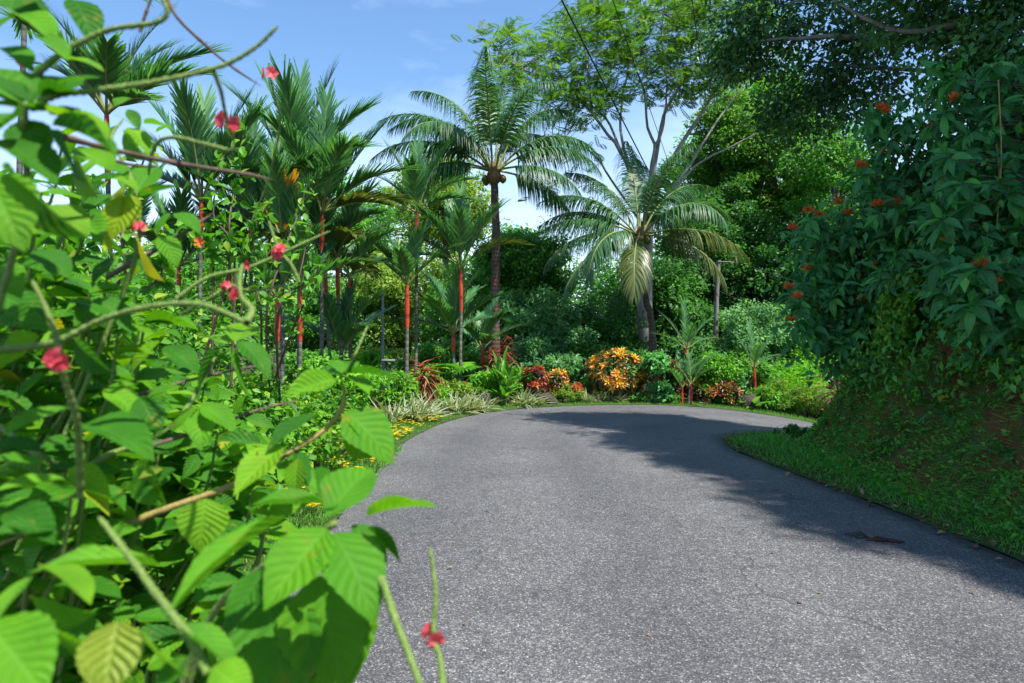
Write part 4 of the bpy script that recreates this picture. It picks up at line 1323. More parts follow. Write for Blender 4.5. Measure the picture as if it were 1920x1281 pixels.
def croton(label, px, d, w, h, mat, nros, leaf=0.13, seed=0, lo=0.0):
    """dense croton: every leaf rosette is a part; bright young leaves at the middle, dark old ones below"""
    b = at_ground(px, d)
    t = thing('croton_shrub', b, label, 'shrub', 'croton shrubs')
    R = np.array([w / 2, w / 2 * 0.85, h / 2])
    key = (mat, leaf)
    if key not in ROS:
        ROS[key] = []
        for k in range(7):
            g = Geo()
            hue = (0.35, 0.55, 0.72, 0.85, 1.0, 0.2, 0.62)[k]
            for q in range(13):
                a = q * 2.4 + rng.normal(0, 0.2)
                e = math.radians(80 - q * 6.5)
                dd = np.array([[math.cos(a) * math.cos(e), math.sin(a) * math.cos(e), math.sin(e)]])
                val = np.clip(hue + 0.28 - q * 0.055 + rng.normal(0, 0.06), 0.02, 0.99)
                g.add(*scatter(leaf_tmpl(5, 3, 0.34, 0.55, 0.3, 0.2), dd * 0.02, dd, np.array([[-dd[0, 0], -dd[0, 1], 1.2]]), leaf * (0.7 + 0.05 * q) * rng.uniform(0.85, 1.15), [val]))
            ROS[key].append(make_mesh('leaf_rosette', np.concatenate(g.V), np.concatenate(g.F), mat, np.concatenate(g.L), smooth=True))
    c = np.array([0, 0, h / 2 + lo])
    tube_obj('stem', [[0, 0, -0.05], [0.02, 0, h * 0.3], c], [0.03, 0.025, 0.015], 'bark', t, sides=6, n=8)
    k = 0
    while k < nros:
        v = norm(rng.normal(size=3))
        if v[2] < -0.8 or (v[1] > 0.5):
            continue
        p = c + v * R * rng.uniform(0.74, 1.0) * (1 + 0.16 * math.sin(4 * v[0] + px) * math.sin(5 * v[2] + d * 7))
        dd = norm(v * [1, 1, 0.8] + [0, 0, 0.45] + rng.normal(0, 0.15, 3))
        q = int(rng.integers(0, 5)) if v[2] > -0.35 and rng.random() < 0.78 else int(rng.integers(0, 7) if rng.random() < .4 else 5)
        x = np.cross(dd, norm(rng.normal(size=3)))
        o = place('leaf_rosette', ROS[key][q], p, x, dd, rng.uniform(0.85, 1.25), t)
        k += 1
    C, RR = clumps(c, R * 0.6, 12, R[0] * 0.3, R[0] * 0.45, low=-0.9)
    Geo().add(*leaf_cloud(C, RR, 70, leaf * 1.1, LEAF_S)).build('inner_foliage', 'tree_dark', t, kind='stuff')
    for k in range(5):
        a = rng.random() * 2 * PI
        e = c + np.array([math.cos(a) * R[0] * .6, math.sin(a) * R[1] * .6, R[2] * rng.uniform(-.2, .5)])
        tube_obj('stem', [[0, 0, 0], e * 0.5 + [0, 0, .03], e], [0.018, 0.014, 0.006], 'bark', t, sides=5, n=6)


croton('big round croton ablaze with yellow and orange leaves', 1155, 17.0, 1.45, 1.2, 'croton', 170, 0.12, lo=0.06)
croton('small dark red croton beside the dark boulder', 1001, 16.3, 0.58, 0.62, 'croton_red', 40, 0.11, lo=0.25)
croton('little orange croton peeping over the red-flowered mound', 1042, 16.6, 0.5, 0.5, 'croton', 26, 0.11, lo=0.28)
croton('tiny orange croton at the right end of the flowered mound', 1083, 16.9, 0.3, 0.34, 'croton_red', 14, 0.09, lo=0.1)
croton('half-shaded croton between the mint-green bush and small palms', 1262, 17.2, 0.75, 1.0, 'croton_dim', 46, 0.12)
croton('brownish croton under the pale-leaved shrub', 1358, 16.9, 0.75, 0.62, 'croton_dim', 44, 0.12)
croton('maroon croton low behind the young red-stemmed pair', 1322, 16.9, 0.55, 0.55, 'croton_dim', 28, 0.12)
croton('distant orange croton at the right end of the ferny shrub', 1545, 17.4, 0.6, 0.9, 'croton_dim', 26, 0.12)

bush('mint_bush', 'round mint-green bush pressed against the big croton', at_ground(1230, 16.5) + [0, 0, 0.62], (0.40, 0.38, 0.33), 'mint', 3400, 0.085, ncl=26, group=None, stems=5, leaves=40)
bush('mint_bush', 'lower tuft of mint-green leaves under the round bush', at_ground(1238, 16.5), (0.30, 0.25, 0.30), 'mint', 1800, 0.085, ncl=18, stems=4, leaves=24)
bush('pale_leaved_shrub', 'tall airy shrub with pale green leaves right of small palm', at_ground(1345, 17.2) + [0, 0, 0.35], (0.62, 0.5, 0.52), 'lime', 3200, 0.085, ncl=30, stems=8, rcl=0.4, leaves=40)
bush('ground_shrub', 'dark green low shrub beneath the mint-green tuft', at_ground(1212, 16.5), (0.5, 0.2, 0.16), 'tree_mid', 1400, 0.05, stems=3, leaves=0)
bush('ground_shrub', 'dark green low shrub left of the young red-stemmed pair', at_ground(1256, 16.5), (0.32, 0.2, 0.17), 'tree_mid', 1200, 0.05, stems=3)
bush('ferny_shrub', 'bright yellow-green ferny shrub beside the outgoing road', at_ground(1462, 17.0), (0.75, 0.5, 0.46), 'fern', 5200, 0.09, tm=LANCE_T, ncl=34, stems=6, updir=0.5)
bush('ferny_shrub', 'second ferny shrub, lower, nearest the bank corner', at_ground(1515, 17.0), (0.65, 0.5, 0.48), 'fern', 4600, 0.09, tm=LANCE_T, ncl=30, stems=6, updir=0.5)
bush('ferny_shrub', 'broad pale ferny shrub filling the slope behind the bend', at_ground(1480, 19.2), (1.25, 0.7, 0.75), 'lime', 5200, 0.13, tm=LANCE_T, ncl=36, stems=6, updir=0.5)
bush('ferny_shrub', 'ferny shrub peeping out from behind the bank corner', at_ground(1580, 17.4), (0.8, 0.5, 0.55), 'fern', 4200, 0.09, tm=LANCE_T, ncl=30, stems=5, updir=0.5)
bush('ferny_shrub', 'taller ferny shrub mostly hidden by the bank corner', at_ground(1640, 18.6), (1.0, 0.6, 0.95), 'lime', 4200, 0.12, tm=LANCE_T, ncl=30, stems=5, updir=0.5)
bush('flowered_mound', 'low spreading mound dotted with tiny red flowers', at_ground(1058, 16.5), (0.52, 0.4, 0.24), 'fern', 3800, 0.05, ncl=30, stems=5)
bush('ixora_bush', 'yellow-green ixora bush with small red blooms', at_ground(848, 15.0), (0.48, 0.4, 0.32), 'fern', 3200, 0.07, ncl=26, stems=5, leaves=20)
bush('bright_shrub', 'bright green rounded shrub at the foot of the palm clump', at_ground(618, 12.4) + [0, 0, 0.25], (0.62, 0.5, 0.52), 'lime', 4200, 0.085, ncl=30, stems=6, leaves=40)
bush('bright_shrub', 'bright green shrub behind the striped clumps near the hedge', at_ground(690, 12.9), (0.62, 0.5, 0.48), 'lime', 4200, 0.085, ncl=30, stems=6, leaves=40)
bush('bright_shrub', 'leafy green shrub in front of the stone lantern', at_ground(745, 13.6), (0.42, 0.4, 0.50), 'hedge_leaf', 3000, 0.08, ncl=26, stems=5, leaves=20)
bush('drooping_shrub', 'green shrub with drooping strap leaves behind the lamp pole', at_ground(705, 16.2) + [0, 0, 0.35], (0.5, 0.4, 0.55), 'lime', 1700, 0.2, tm=LANCE_T, ncl=24, stems=6, updir=0.2, droop=1.2)
bush('leafy_shrub', 'green shrub right of the lance-leaved plant, behind red croton', at_ground(965, 17.2), (0.45, 0.4, 0.5), 'lime', 2200, 0.09, ncl=20, stems=5)
bush('leafy_shrub', 'small green shrub tucked between ixora bush and boulder', at_ground(893, 15.2), (0.28, 0.25, 0.26), 'hedge_leaf', 1300, 0.07, ncl=16, stems=4)
bush('background_shrub', 'dim shrub row end behind the ixora bush', at_ground(800, 17.6), (1.0, 0.6, 0.75), 'tree_mid', 3200, 0.13, tm=RHOMB, ncl=26, stems=5)
bush('background_shrub', 'dim green shrub behind the small crotons', at_ground(1050, 18.6), (1.2, 0.6, 0.6), 'tree_blue', 3600, 0.12, tm=RHOMB, ncl=28, stems=5)
bush('background_shrub', 'dark shrub behind the big round croton', at_ground(1170, 18.4), (1.1, 0.6, 0.7), 'tree_dark', 3400, 0.12, tm=RHOMB, ncl=28, stems=5)
bush('background_shrub', 'dark shrub behind the small red-stemmed palms', at_ground(1310, 18.8), (1.2, 0.6, 0.85), 'tree_dark', 3600, 0.12, tm=RHOMB, ncl=28, stems=5)
bush('background_shrub', 'green shrub behind the thin red-stemmed palm', at_ground(1410, 19.0), (0.9, 0.6, 0.8), 'tree_mid', 3200, 0.12, tm=RHOMB, ncl=28, stems=5)


for px, d, R, mt, sz, lb in (
        (565, 12.0, (.5, .4, .42), 'lime', .08, 'leafy border plant at the left foot of the palm clump'),
        (655, 12.6, (.4, .3, .36), 'hedge_leaf', .08, 'leafy border plant between the two bright shrubs'),
        (760, 14.0, (.4, .3, .42), 'lime', .08, 'leafy border plant at the foot of the rusty ti plant'),
        (822, 14.6, (.32, .3, .26), 'lime', .07, 'leafy border plant left of the ixora bush'),
        (912, 16.0, (.42, .3, .46), 'lime', .09, 'leafy border plant behind the lance-leaved plant'),
        (975, 16.4, (.3, .3, .34), 'fern', .08, 'leafy border plant left of the small red croton'),
        (1030, 16.9, (.35, .3, .30), 'lime', .07, 'leafy border plant between red and orange small crotons'),
        (1105, 17.3, (.4, .3, .32), 'hedge_leaf', .08, 'leafy border plant at the left side of the big croton'),
        (1300, 17.3, (.42, .3, .5), 'lime', .09, 'leafy border plant behind the young red-stemmed pair'),
        (1378, 17.5, (.42, .3, .62), 'mint', .09, 'pale border plant right of the airy shrub'),
        (1435, 16.9, (.35, .3, .36), 'lime', .08, 'leafy border plant beside the thin red-stemmed palm foot')):
    bush('border_plant', lb, at_ground(px, d), R, mt, 1500, sz, group='filler plants in the border', ncl=18, stems=5, leaves=14, rcl=0.5)


def flower_dots(name, label, C, size, mat, cat='flowers'):
    """small five-petalled flowers too tiny to pick apart"""
    g = Geo()
    N = len(C)
    for q in range(5):
        a = q * 2 * PI / 5 + rng.random(N)
        d = np.stack([np.cos(a), np.sin(a), 0.25 + 0 * a], 1)
        g.add(*scatter(RHOMB, C, d, np.tile([0, 0, 1.0], (N, 1)), size, wid=1.3))
    return tag(g.build(name, mat, kind='stuff'), label, cat)


def small_flowers():
    b = at_ground(1058, 16.5)
    v = rand_dirs(150)
    v[:, 2] = abs(v[:, 2])
    flower_dots('mound_flowers', 'tiny red flowers sprinkled over the low green mound', b + [0, 0, .24] + v * [0.52, 0.4, 0.26], 0.028, 'petal_orange')
    b = at_ground(848, 15.0)
    v = rand_dirs(26)
    v[:, 2] = abs(v[:, 2]); v[:, 1] = -abs(v[:, 1])
    flower_dots('ixora_flowers', 'small red blooms on the yellow-green ixora bush', b + [0, 0, .32] + v * [0.5, 0.42, 0.34], 0.045, 'petal_orange')
    b = at_ground(1500, 17)
    v = rand_dirs(40)
    v[:, 2] = abs(v[:, 2]); v[:, 1] = -abs(v[:, 1])
    flower_dots('ferny_flowers', 'small orange blooms over the ferny roadside shrubs', b + [0, 0, .5] + v * [1.0, 0.55, 0.5], 0.04, 'petal_orange')
    N = 900
    i = rng.uniform(40, 64, N)
    t = 0.05 + 0.8 * rng.random(N)
    e = np.stack([np.interp(i, np.arange(150), VO[:, k]) * t + np.interp(i, np.arange(150), O1[:, k]) * (1 - t) for k in (0, 1)], 1)
    f = np.sin(e[:, 1] * 3.1) + np.sin(e[:, 1] * 7.3 + e[:, 0] * 9)
    e = e[f > -0.3]
    C = np.concatenate([e, rng.uniform(0.07, 0.13, (len(e), 1))], 1)
    flower_dots('verge_flowers', 'small yellow flowers creeping along the grass verge', C, 0.032, 'petal_yellow')


small_flowers()


def strap_plant(name, label, b, n, L, tm, mat, el=(10, 80), cat='plant', height=0.0, group=None, stalk=None):
    """rosette of long leaves, every leaf a part, on a stalk of the given height"""
    t = thing(name, b, label, cat, group)
    me = leaf_mesh(('strap', name), tm, mat)
    if height:
        tube_obj('stem', [[0, 0, -0.05], [0.02, 0.01, height * 0.5], [0, 0, height]], [0.025, 0.022, 0.018], stalk or 'cane_bark', t, sides=6, n=6)
    for q in range(n):
        a = q * 2.4 + rng.normal(0, 0.15)
        f = q / n
        e = math.radians(el[1] + (el[0] - el[1]) * f + rng.normal(0, 6))
        d = np.array([math.cos(a) * math.cos(e), math.sin(a) * math.cos(e), math.sin(e)])
        place('leaf', me, np.array([0, 0, height * (1 - 0.55 * f)]) + rng.normal(0, 0.07, 3) * [1, 1, .4] * (n > 50), d, [-d[0] * .5, -d[1] * .5, 1], L * rng.uniform(0.8, 1.15), t)
    return t


TI = leaf_tmpl(8, 3, 0.12, 0.4, 0.3, 0.75)
strap_plant('ti_plant', 'rust-red drooping ti plant at the tall coconut trunk foot', at_ground(925, 17.0) , 130, 0.40, TI, 'ti', (-50, 60), height=1.15)
strap_plant('ti_plant', 'second rust-red ti plant, higher, right of the coconut trunk', at_ground(948, 17.3), 60, 0.34, TI, 'ti', (-40, 60), height=1.5)
strap_plant('ti_plant', 'rusty ti plant among the striped clumps left of the fan-leaved palm', at_ground(795, 14.2), 120, 0.36, TI, 'ti', (-50, 60), height=0.95)
strap_plant('ti_plant', 'shorter rusty ti plant near the stone lantern', at_ground(778, 14.6), 80, 0.32, TI, 'ti', (-50, 60), height=0.6)
strap_plant('ti_plant', 'dark purple ti plant beside the bank corner', at_ground(1560, 12.6) + [0.1, 0, 0.3], 26, 0.5, TI, 'ti_dark', (-20, 80), height=0.7)
strap_plant('ti_plant', 'purple-brown ti plant behind the brown boulder', at_ground(1402, 17.4), 24, 0.45, TI, 'ti_dark', (-20, 80), height=0.45)
strap_plant('broad_leaf_plant', 'yellowing broad-leaved plant beside the brown boulder', at_ground(1412, 16.7), 9, 0.55, leaf_tmpl(8, 3, 0.26, 0.45, 0.3, 0.4), 'ginger', (15, 75), height=0.08)


def ginger_plant():
    b = at_ground(945, 15.6)
    t = thing('lance_leaved_plant', b, 'lush green plant with tall glossy lance leaves beside the road', 'plant')
    me = [leaf_mesh(('ginger', k), leaf_tmpl(9, 3, w, 0.42, 0.3, dr, wave=0.1), 'ginger') for k, (w, dr) in enumerate(((0.2, 0.2), (0.23, 0.4), (0.18, 0.08)))]
    for s in range(11):
        a = rng.random() * 2 * PI
        lean = rng.uniform(0.05, 0.55)
        h = rng.uniform(0.45, 0.95)
        top = np.array([math.cos(a) * lean * h, math.sin(a) * lean * h, h])
        tube_obj('stem', [[math.cos(a) * .05, math.sin(a) * .05, -0.03], top * 0.5, top], [0.016, 0.013, 0.006], 'green_stem', t, sides=5, n=6)
        for q in range(7):
            f = 0.25 + 0.75 * q / 6
            aa = a + (PI * 0.5 if q % 2 else -PI * 0.5) + rng.normal(0, 0.5)
            e = math.radians(30 + 45 * f) + rng.normal(0, 0.12)
            d = np.array([math.cos(aa) * math.cos(e), math.sin(aa) * math.cos(e), math.sin(e)]) + top * 0.25
            place('leaf', me[q % 3], top * f, d, [-d[0] * .4, -d[1] * .4, 1], rng.uniform(0.34, 0.56), t)


ginger_plant()


def fan_palm(label, px, d, h, n, s):
    b = at_ground(px, d)
    t = thing('fan_leaved_palm', b, label, 'palm', 'low fan-leaved palms')
    g = Geo()
    for k in range(15):
        a = math.radians(-105 + 15 * k) + PI / 2
        dd = np.array([[math.cos(a), math.sin(a), 0]])
        g.add(*scatter(leaf_tmpl(5, 3, 0.15, 0.5, 0.4, 0.22), np.zeros((1, 3)), dd, np.array([[0, 0, 1.0]]), 1 - 0.1 * abs(k - 7) / 7, [0.3 + 0.4 * rng.random()]))
    me = make_mesh('fan', np.concatenate(g.V), np.concatenate(g.F), 'lime', np.concatenate(g.L), smooth=True)
    for q in range(n):
        a = q * 2.4
        e = math.radians(72 - 50 * q / n)
        d_ = np.array([math.cos(a) * math.cos(e), math.sin(a) * math.cos(e), math.sin(e)])
        L = h * rng.uniform(0.75, 1.05)
        end = d_ * L * np.array([0.8, 0.8, 1])
        tube_obj('stalk', [[0, 0, 0], end * 0.55 + [0, 0, 0.05], end], [0.014, 0.011, 0.008], 'green_stem', t, sides=5, n=6)
        place('fan', me, end, norm([d_[0], d_[1], 0.15]), [-d_[0] * .3, -d_[1] * .3 - 0.2, 1], s * rng.uniform(0.85, 1.1), t)


fan_palm('low yellow-green fan-leaved palm behind the ixora bush', 835, 15.8, 1.1, 13, 0.5)
fan_palm('small fan-leaved palm left of the yellow-green one, beside ti plant', 800, 16.4, 0.95, 8, 0.42)


def arching_fronds(label, px, d, n, L, h):
    b = at_ground(px, d)
    t = thing('arching_plant', b, label, 'plant', 'arching green plants by the outgoing road')
    for q in range(n):
        a = q * 137.5 + rng.normal(0, 10)
        add_frond(t, a, rng.uniform(35, 75), L * rng.uniform(0.8, 1.1), rng.uniform(60, 100), 20, 0.2 * L, 0.06, 0.3, 5, np.array([0, 0, h]), 'lime', 0.014, start=0.15, seg=3)


arching_fronds('arching feather-leaved plant behind the ferny shrub', 1475, 18.6, 10, 1.5, 0.3)
arching_fronds('arching feather-leaved plant right of it, near the bank corner', 1535, 18.6, 9, 1.3, 0.3)


# ---- stones, poles, wires
def boulder(label, px, d, size, mat='stone', lift=0.0):
    b = at_ground(px, d) + [0, 0, lift]
    V, F = [], []
    nu, nv = 16, 10
    ph = rng.random(6) * 6
    for j in range(nv + 1):
        th = PI * j / nv
        for i in range(nu):
            a = 2 * PI * i / nu
            v = np.array([math.sin(th) * math.cos(a), math.sin(th) * math.sin(a), math.cos(th)])
            r = 1 + 0.13 * math.sin(3 * v[0] + ph[0]) * math.sin(2.5 * v[2] + ph[1]) + 0.09 * math.sin(5 * v[1] + ph[2]) + 0.06 * math.sin(8 * v[0] + 5 * v[2] + ph[3])
            V.append(v * r * np.asarray(size) / 2 + [0, 0, size[2] * 0.32])
    for j in range(nv):
        for i in range(nu):
            F.append((j * nu + i, (j + 1) * nu + i, (j + 1) * nu + (i + 1) % nu, j * nu + (i + 1) % nu))
    o = obj('boulder', make_mesh('boulder', V, F, mat, smooth=True))
    o.location = b
    return tag(o, label, 'rock', 'garden boulders')


boulder('dark weathered boulder in front of the small red croton', 1022, 16.1, (0.62, 0.4, 0.34))
boulder('dark boulder half hidden left of the lance-leaved plant', 902, 15.1, (0.42, 0.35, 0.5))
boulder('small boulder with striped clumps on both sides', 832, 13.7, (0.3, 0.25, 0.22))
boulder('brown boulder at the road bend by the thin palm', 1405, 16.8, (0.55, 0.4, 0.48))
boulder('pale tan rock face showing through the dark trees', 1088, 24, (1.5, 0.8, 0.8), 'tan_stone', 1.9)
boulder('grey stone in the ditch beside the grassy corner', 1486, 10.4, (0.34, 0.14, 0.12), 'concrete', 0.0)


def lamp_pole():
    b = at_ground(718, 15.5)
    t = thing('lamp_pole', b, 'slim blue-grey steel pole among the garden palms', 'pole')
    h = float(P(718, 557, 15.5)[2] - b[2])
    tube_obj('shaft', [[0, 0, -0.1], [0, 0, h * .5], [0, 0, h]], [0.032, 0.03, 0.027], 'steel', t, sides=12, n=8)
    tube_obj('cap', [[0, 0, h], [0, 0, h + 0.03], [0, 0, h + 0.05]], [0.036, 0.036, 0.01], 'steel', t, sides=12)
    tube_obj('collar', [[0, 0, 0], [0, 0, 0.06], [0, 0, 0.09]], [0.06, 0.06, 0.035], 'steel', t, sides=12)


lamp_pole()


def box_geo(c, s, bev=0.0):
    c, s = np.asarray(c, float), np.asarray(s, float) / 2
    V, F = [], []
    b = bev
    for z, k in ((-s[2], s - b), (-s[2] + b, s), (s[2] - b, s), (s[2], s - b)):
        for x, y in ((-1, -1), (1, -1), (1, 1), (-1, 1)):
            V.append((c[0] + x * k[0], c[1] + y * k[1], c[2] + z))
    for j in range(3):
        for i in range(4):
            F.append((j * 4 + i, j * 4 + (i + 1) % 4, (j + 1) * 4 + (i + 1) % 4, (j + 1) * 4 + i))
    F.append((3, 2, 1, 0))
    F.append((12, 13, 14, 15))
    return np.array(V), np.array(F)


def lantern():
    b = at_ground(729, 15.2)
    t = thing('stone_lantern', b, 'grey stone garden lantern beside the blue-grey pole', 'lantern')
    z = 0.78
    Geo().add(*box_geo((0, 0, z / 2), (0.16, 0.16, z), 0.01)).build('pedestal', 'concrete', t)
    for x in (-0.075, 0.075):
        for y in (-0.075, 0.075):
            Geo().add(*box_geo((x, y, z + 0.13), (0.035, 0.035, 0.26), 0.005)).build('post', 'concrete', t)
    Geo().add(*box_geo((0, 0, z + 0.295), (0.30, 0.30, 0.06), 0.02)).build('roof', 'concrete', t)
    Geo().add(*box_geo((0, 0, z + 0.01), (0.22, 0.22, 0.03), 0.008)).build('plate', 'concrete', t)


lantern()


def utility_pole():
    d = 22.5
    b = P(1341, 660, d)
    t = thing('utility_pole', (b[0], d, gz(b[0])), 'weathered wooden utility pole with yellow band behind the shrubs', 'pole')
    o = np.array(t.location)
    tube_obj('shaft', [o - [0, 0, .1], P(1343, 580, d), P(1348, 488, d)], [0.085, 0.075, 0.062], 'wood_pole', t, o, 10, 10)
    tube_obj('yellow_band', [P(1341, 668, d), P(1341.5, 650, d), P(1342, 632, d)], [0.091, 0.090, 0.089], 'yellow_paint', t, o, 10)
    tube_obj('crossarm', [P(1346, 491, d - .05), P(1364, 491, d - .1), P(1382, 493, d - .1)], [0.02, 0.02, 0.018], 'wood_pole', t, o, 6)
    tube_obj('insulator', [P(1380, 492, d - .1), P(1380, 488, d - .1), P(1380, 484, d - .1)], [0.03, 0.045, 0.02], 'concrete', t, o, 8)


utility_pole()


def wire(label, a, b, sag, r=0.011):
    a, b = np.asarray(a, float), np.asarray(b, float)
    ts = np.linspace(0, 1, 40)[:, None]
    p = a * (1 - ts) + b * ts
    p[:, 2] -= sag * 4 * (ts * (1 - ts))[:, 0]
    tag(Geo().add(*tube(p, r, 5)).build('overhead_wire', 'wire', smooth=True), label, 'cable', 'overhead wires')


def ext(p, q, k):
    p, q = np.asarray(p), np.asarray(q)
    return p + (p - q) * k


w0, w1 = P(1055, 0, 16), P(1262, 410, 30)
wire('thick black overhead wire slanting across the sky to the feathery tree', ext(w0, w1, 0.5), w1, 0.05, 0.022)
w0, w1 = P(1150, 0, 17), P(1262, 330, 30)
wire('thin overhead wire through the middle of the feathery crown', ext(w0, w1, 0.5), w1, 0.05, 0.012)
w0, w1 = P(1298, 0, 17), P(1340, 300, 30)
wire('thin overhead wire at the right side of the feathery crown', ext(w0, w1, 0.5), w1, 0.05, 0.014)
wire('thin cable from the utility pole crossarm towards the bank', P(1380, 489, 22.4), P(1620, 560, 22), 0.1, 0.008)
wire('lower thin cable from the utility pole towards the bank', P(1346, 545, 22.4), P(1620, 640, 22), 0.1, 0.008)


# ------------------------------------------------------------------ the right bank: shrubs, vines, canopy trees
BIGLEAF = [leaf_tmpl(11, 5, w, 0.42, fo, dr, wave=0.08) for w, fo, dr in ((0.36, 0.22, 0.30), (0.40, 0.3, 0.45), (0.34, 0.15, 0.15))]


def flower_head(t, pos, s):
    """a tight head of small orange tubes and petals"""
    g = Geo()
    N = 46
    v = rand_dirs(N)
    v[:, 2] = np.abs(v[:, 2]) * 0.9 + 0.1
    v = norm(v)
    g.add(*scatter(leaf_tmpl(3, 2, 0.3, 0.7, 0, 0.1), np.zeros((N, 3)), v, rand_dirs(N), s * rng.uniform(0.7, 1.1, N)))
    me = make_mesh('flower_head', np.concatenate(g.V), np.concatenate(g.F), 'petal_orange', np.concatenate(g.L))
    o = obj('flower_head', me, t)
    o.location = pos
    return o


def bank_shrub(label, ax, tips, leafs=6, s=0.24, flowers=(), spread=0.0):
    """shrub rooted in the bank at ax; tips are (point, facing) where leaf whorls hang"""
    ax = np.asarray(ax, float)
    t = thing('bank_shrub', ax, label, 'shrub', 'large-leaved shrubs overhanging the bank')
    mes = [leaf_mesh(('big', k), BIGLEAF[k], 'bank_leaf') for k in range(3)]
    FT = []
    for q, tip in enumerate(tips):
        p = np.asarray(tip, float) - ax
        m = p * 0.5 + np.array([0, 0, 0.25 * np.linalg.norm(p) * 0.4]) + rng.normal(0, 0.05, 3)
        tube_obj('stem', [[0, 0, 0], m, p], [0.016, 0.011, 0.005], 'twig', t, sides=5, n=8)
        out = norm(p * [1, 1, .3] + np.array([-0.8, -0.6, 0.1]))
        a0 = rng.random() * 6
        for k in range(leafs):
            a = a0 + k * 2 * PI / leafs + rng.normal(0, 0.2)
            x, y, z = frames(out[None], np.array([[0, 0, 1.0]]))
            d = norm(x[0] * math.cos(a) + z[0] * math.sin(a) * 0.8 + out * 0.45 - np.array([0, 0, 0.45]) + rng.normal(0, .12, 3))
            nrm = norm(out * 0.7 + np.array([0, 0, 0.8]) + rng.normal(0, 0.15, 3))
            place('leaf', mes[(q + k) % 3], p + d * 0.02, d, nrm, s * rng.uniform(0.6, 1.15), t)
        FT.append(p)
        if q in flowers:
            flower_head(t, p + out * 0.10 + [0, -0.09, 0.06], 0.095)
    FT = np.repeat(np.array(FT), 34, 0)
    n_ = len(FT)
    FT = FT + rng.normal(0, 0.2, FT.shape) + np.array([0.22, 0.22, -0.04])
    Geo().add(*scatter(LEAF_T, FT, norm(rng.normal(0, .6, FT.shape) + [-.35, -.35, -.6]), norm(rng.normal(0, .4, FT.shape) + [-.4, -.4, .7]), rng.uniform(.07, .17, n_))).build('inner_foliage', 'bank_leaf', t, kind='stuff')
    return t


def pxs(lst, d0, dj=0.35):
    return [P(x, y, d0 + rng.uniform(-dj, dj)) for x, y in lst]


def grid_tips(x0, x1, y0, y1, n, d, dj=0.4):
    return [P(rng.uniform(x0, x1), rng.uniform(y0, y1), d + rng.uniform(-dj, dj)) for _ in range(n)]


bank_shrub('orange-flowered shrub at the outer corner of the bank, uppermost', (4.95, 9.6, 2.0), pxs([(1490, 442), (1518, 412), (1538, 420), (1573, 398), (1592, 417), (1500, 470), (1546, 460), (1580, 445), (1608, 470), (1560, 500)], 9.3) + grid_tips(1500, 1620, 420, 540, 16, 9.4), flowers=range(5), s=0.25)
bank_shrub('orange-flowered shrub at the outer corner of the bank, lowest', (4.95, 9.5, 1.5), pxs([(1484, 552), (1500, 570), (1520, 518), (1612, 575), (1636, 514), (1490, 612), (1530, 600), (1560, 560), (1576, 620), (1600, 640)], 9.0) + grid_tips(1490, 1640, 520, 650, 20, 9.1), flowers=(0, 1, 2, 3, 4, 5), s=0.24)
bank_shrub('dark leafy shrub below the corner flowers, leaves hanging low', (4.9, 9.0, 1.3), pxs([(1655, 645), (1620, 660), (1560, 650), (1530, 640), (1680, 620)], 8.8) + grid_tips(1520, 1690, 600, 680, 18, 8.9), flowers=(0,), s=0.22)
bank_shrub('tall orange-flowered shrub high on the bank, upper middle', (5.8, 8.8, 2.9), pxs([(1656, 222), (1664, 230), (1745, 258), (1658, 305), (1617, 328), (1648, 400), (1700, 250), (1730, 300), (1690, 340), (1640, 360)], 8.6) + grid_tips(1620, 1780, 210, 400, 22, 8.7), flowers=range(6), s=0.26)
bank_shrub('shrub with long dark leaves in the middle of the bank cover', (5.6, 8.3, 2.2), grid_tips(1640, 1780, 380, 560, 30, 8.3), flowers=(0, 3), s=0.24)
bank_shrub('large-leaved shrub with ribbed leaves, right of centre on the bank', (5.7, 7.2, 2.2), pxs([(1780, 470), (1800, 480), (1760, 430), (1830, 440)], 6.9) + grid_tips(1760, 1880, 380, 560, 18, 7.0), flowers=(0,), s=0.27)
bank_shrub('large-leaved shrub with a single bloom over bare earth, right edge', (5.6, 6.5, 1.9), pxs([(1858, 545), (1840, 515), (1890, 560), (1905, 530), (1820, 580), (1880, 600)], 6.4, 0.2) + grid_tips(1800, 1935, 500, 610, 14, 6.5), flowers=(0, 1), s=0.28)
bank_shrub('highest large-leaved shrub at the right edge under the canopy', (6.3, 7.4, 3.4), grid_tips(1740, 1930, 120, 300, 26, 7.4), flowers=(2,), s=0.26)
bank_shrub('large-leaved shrub at the right edge, middle height', (6.1, 7.0, 2.8), grid_tips(1780, 1935, 270, 430, 24, 7.0), flowers=(), s=0.26)


for lb, b, R in (('dark thicket behind the corner flowers, lower', (5.7, 9.9, 1.5), (0.7, 0.8, 0.75)), ('dark thicket behind the upper corner flowers', (6.3, 10.0, 2.4), (0.9, 0.9, 0.9)),
                 ('dark thicket in the middle of the bank top', (6.4, 8.6, 2.3), (0.8, 0.9, 0.95)), ('dark thicket behind the ribbed leaves at the right edge', (6.6, 7.2, 2.4), (0.8, 0.9, 0.9)),
                 ('dark thicket filling the gap above the corner flowers', (5.7, 9.9, 1.7), (0.75, 0.7, 1.35)), ('dark thicket tall behind the upper blooms', (6.5, 9.3, 2.3), (0.9, 0.8, 1.5)), ('dark thicket below the dark overhanging limbs', (7.4, 9.3, 3.2), (1.0, 0.9, 1.2)),
                 ('dark thicket highest under the canopy', (7.4, 8.4, 3.6), (1.0, 1.2, 1.0)), ('dark thicket at the right edge near the top', (7.2, 6.6, 3.3), (0.9, 1.0, 1.0))):
    bush('bank_thicket', lb, b, R, 'bank_leaf', 3000, 0.15, tm=LEAF_T, group='thickets on the bank top', ncl=30, stems=5, rcl=0.55)


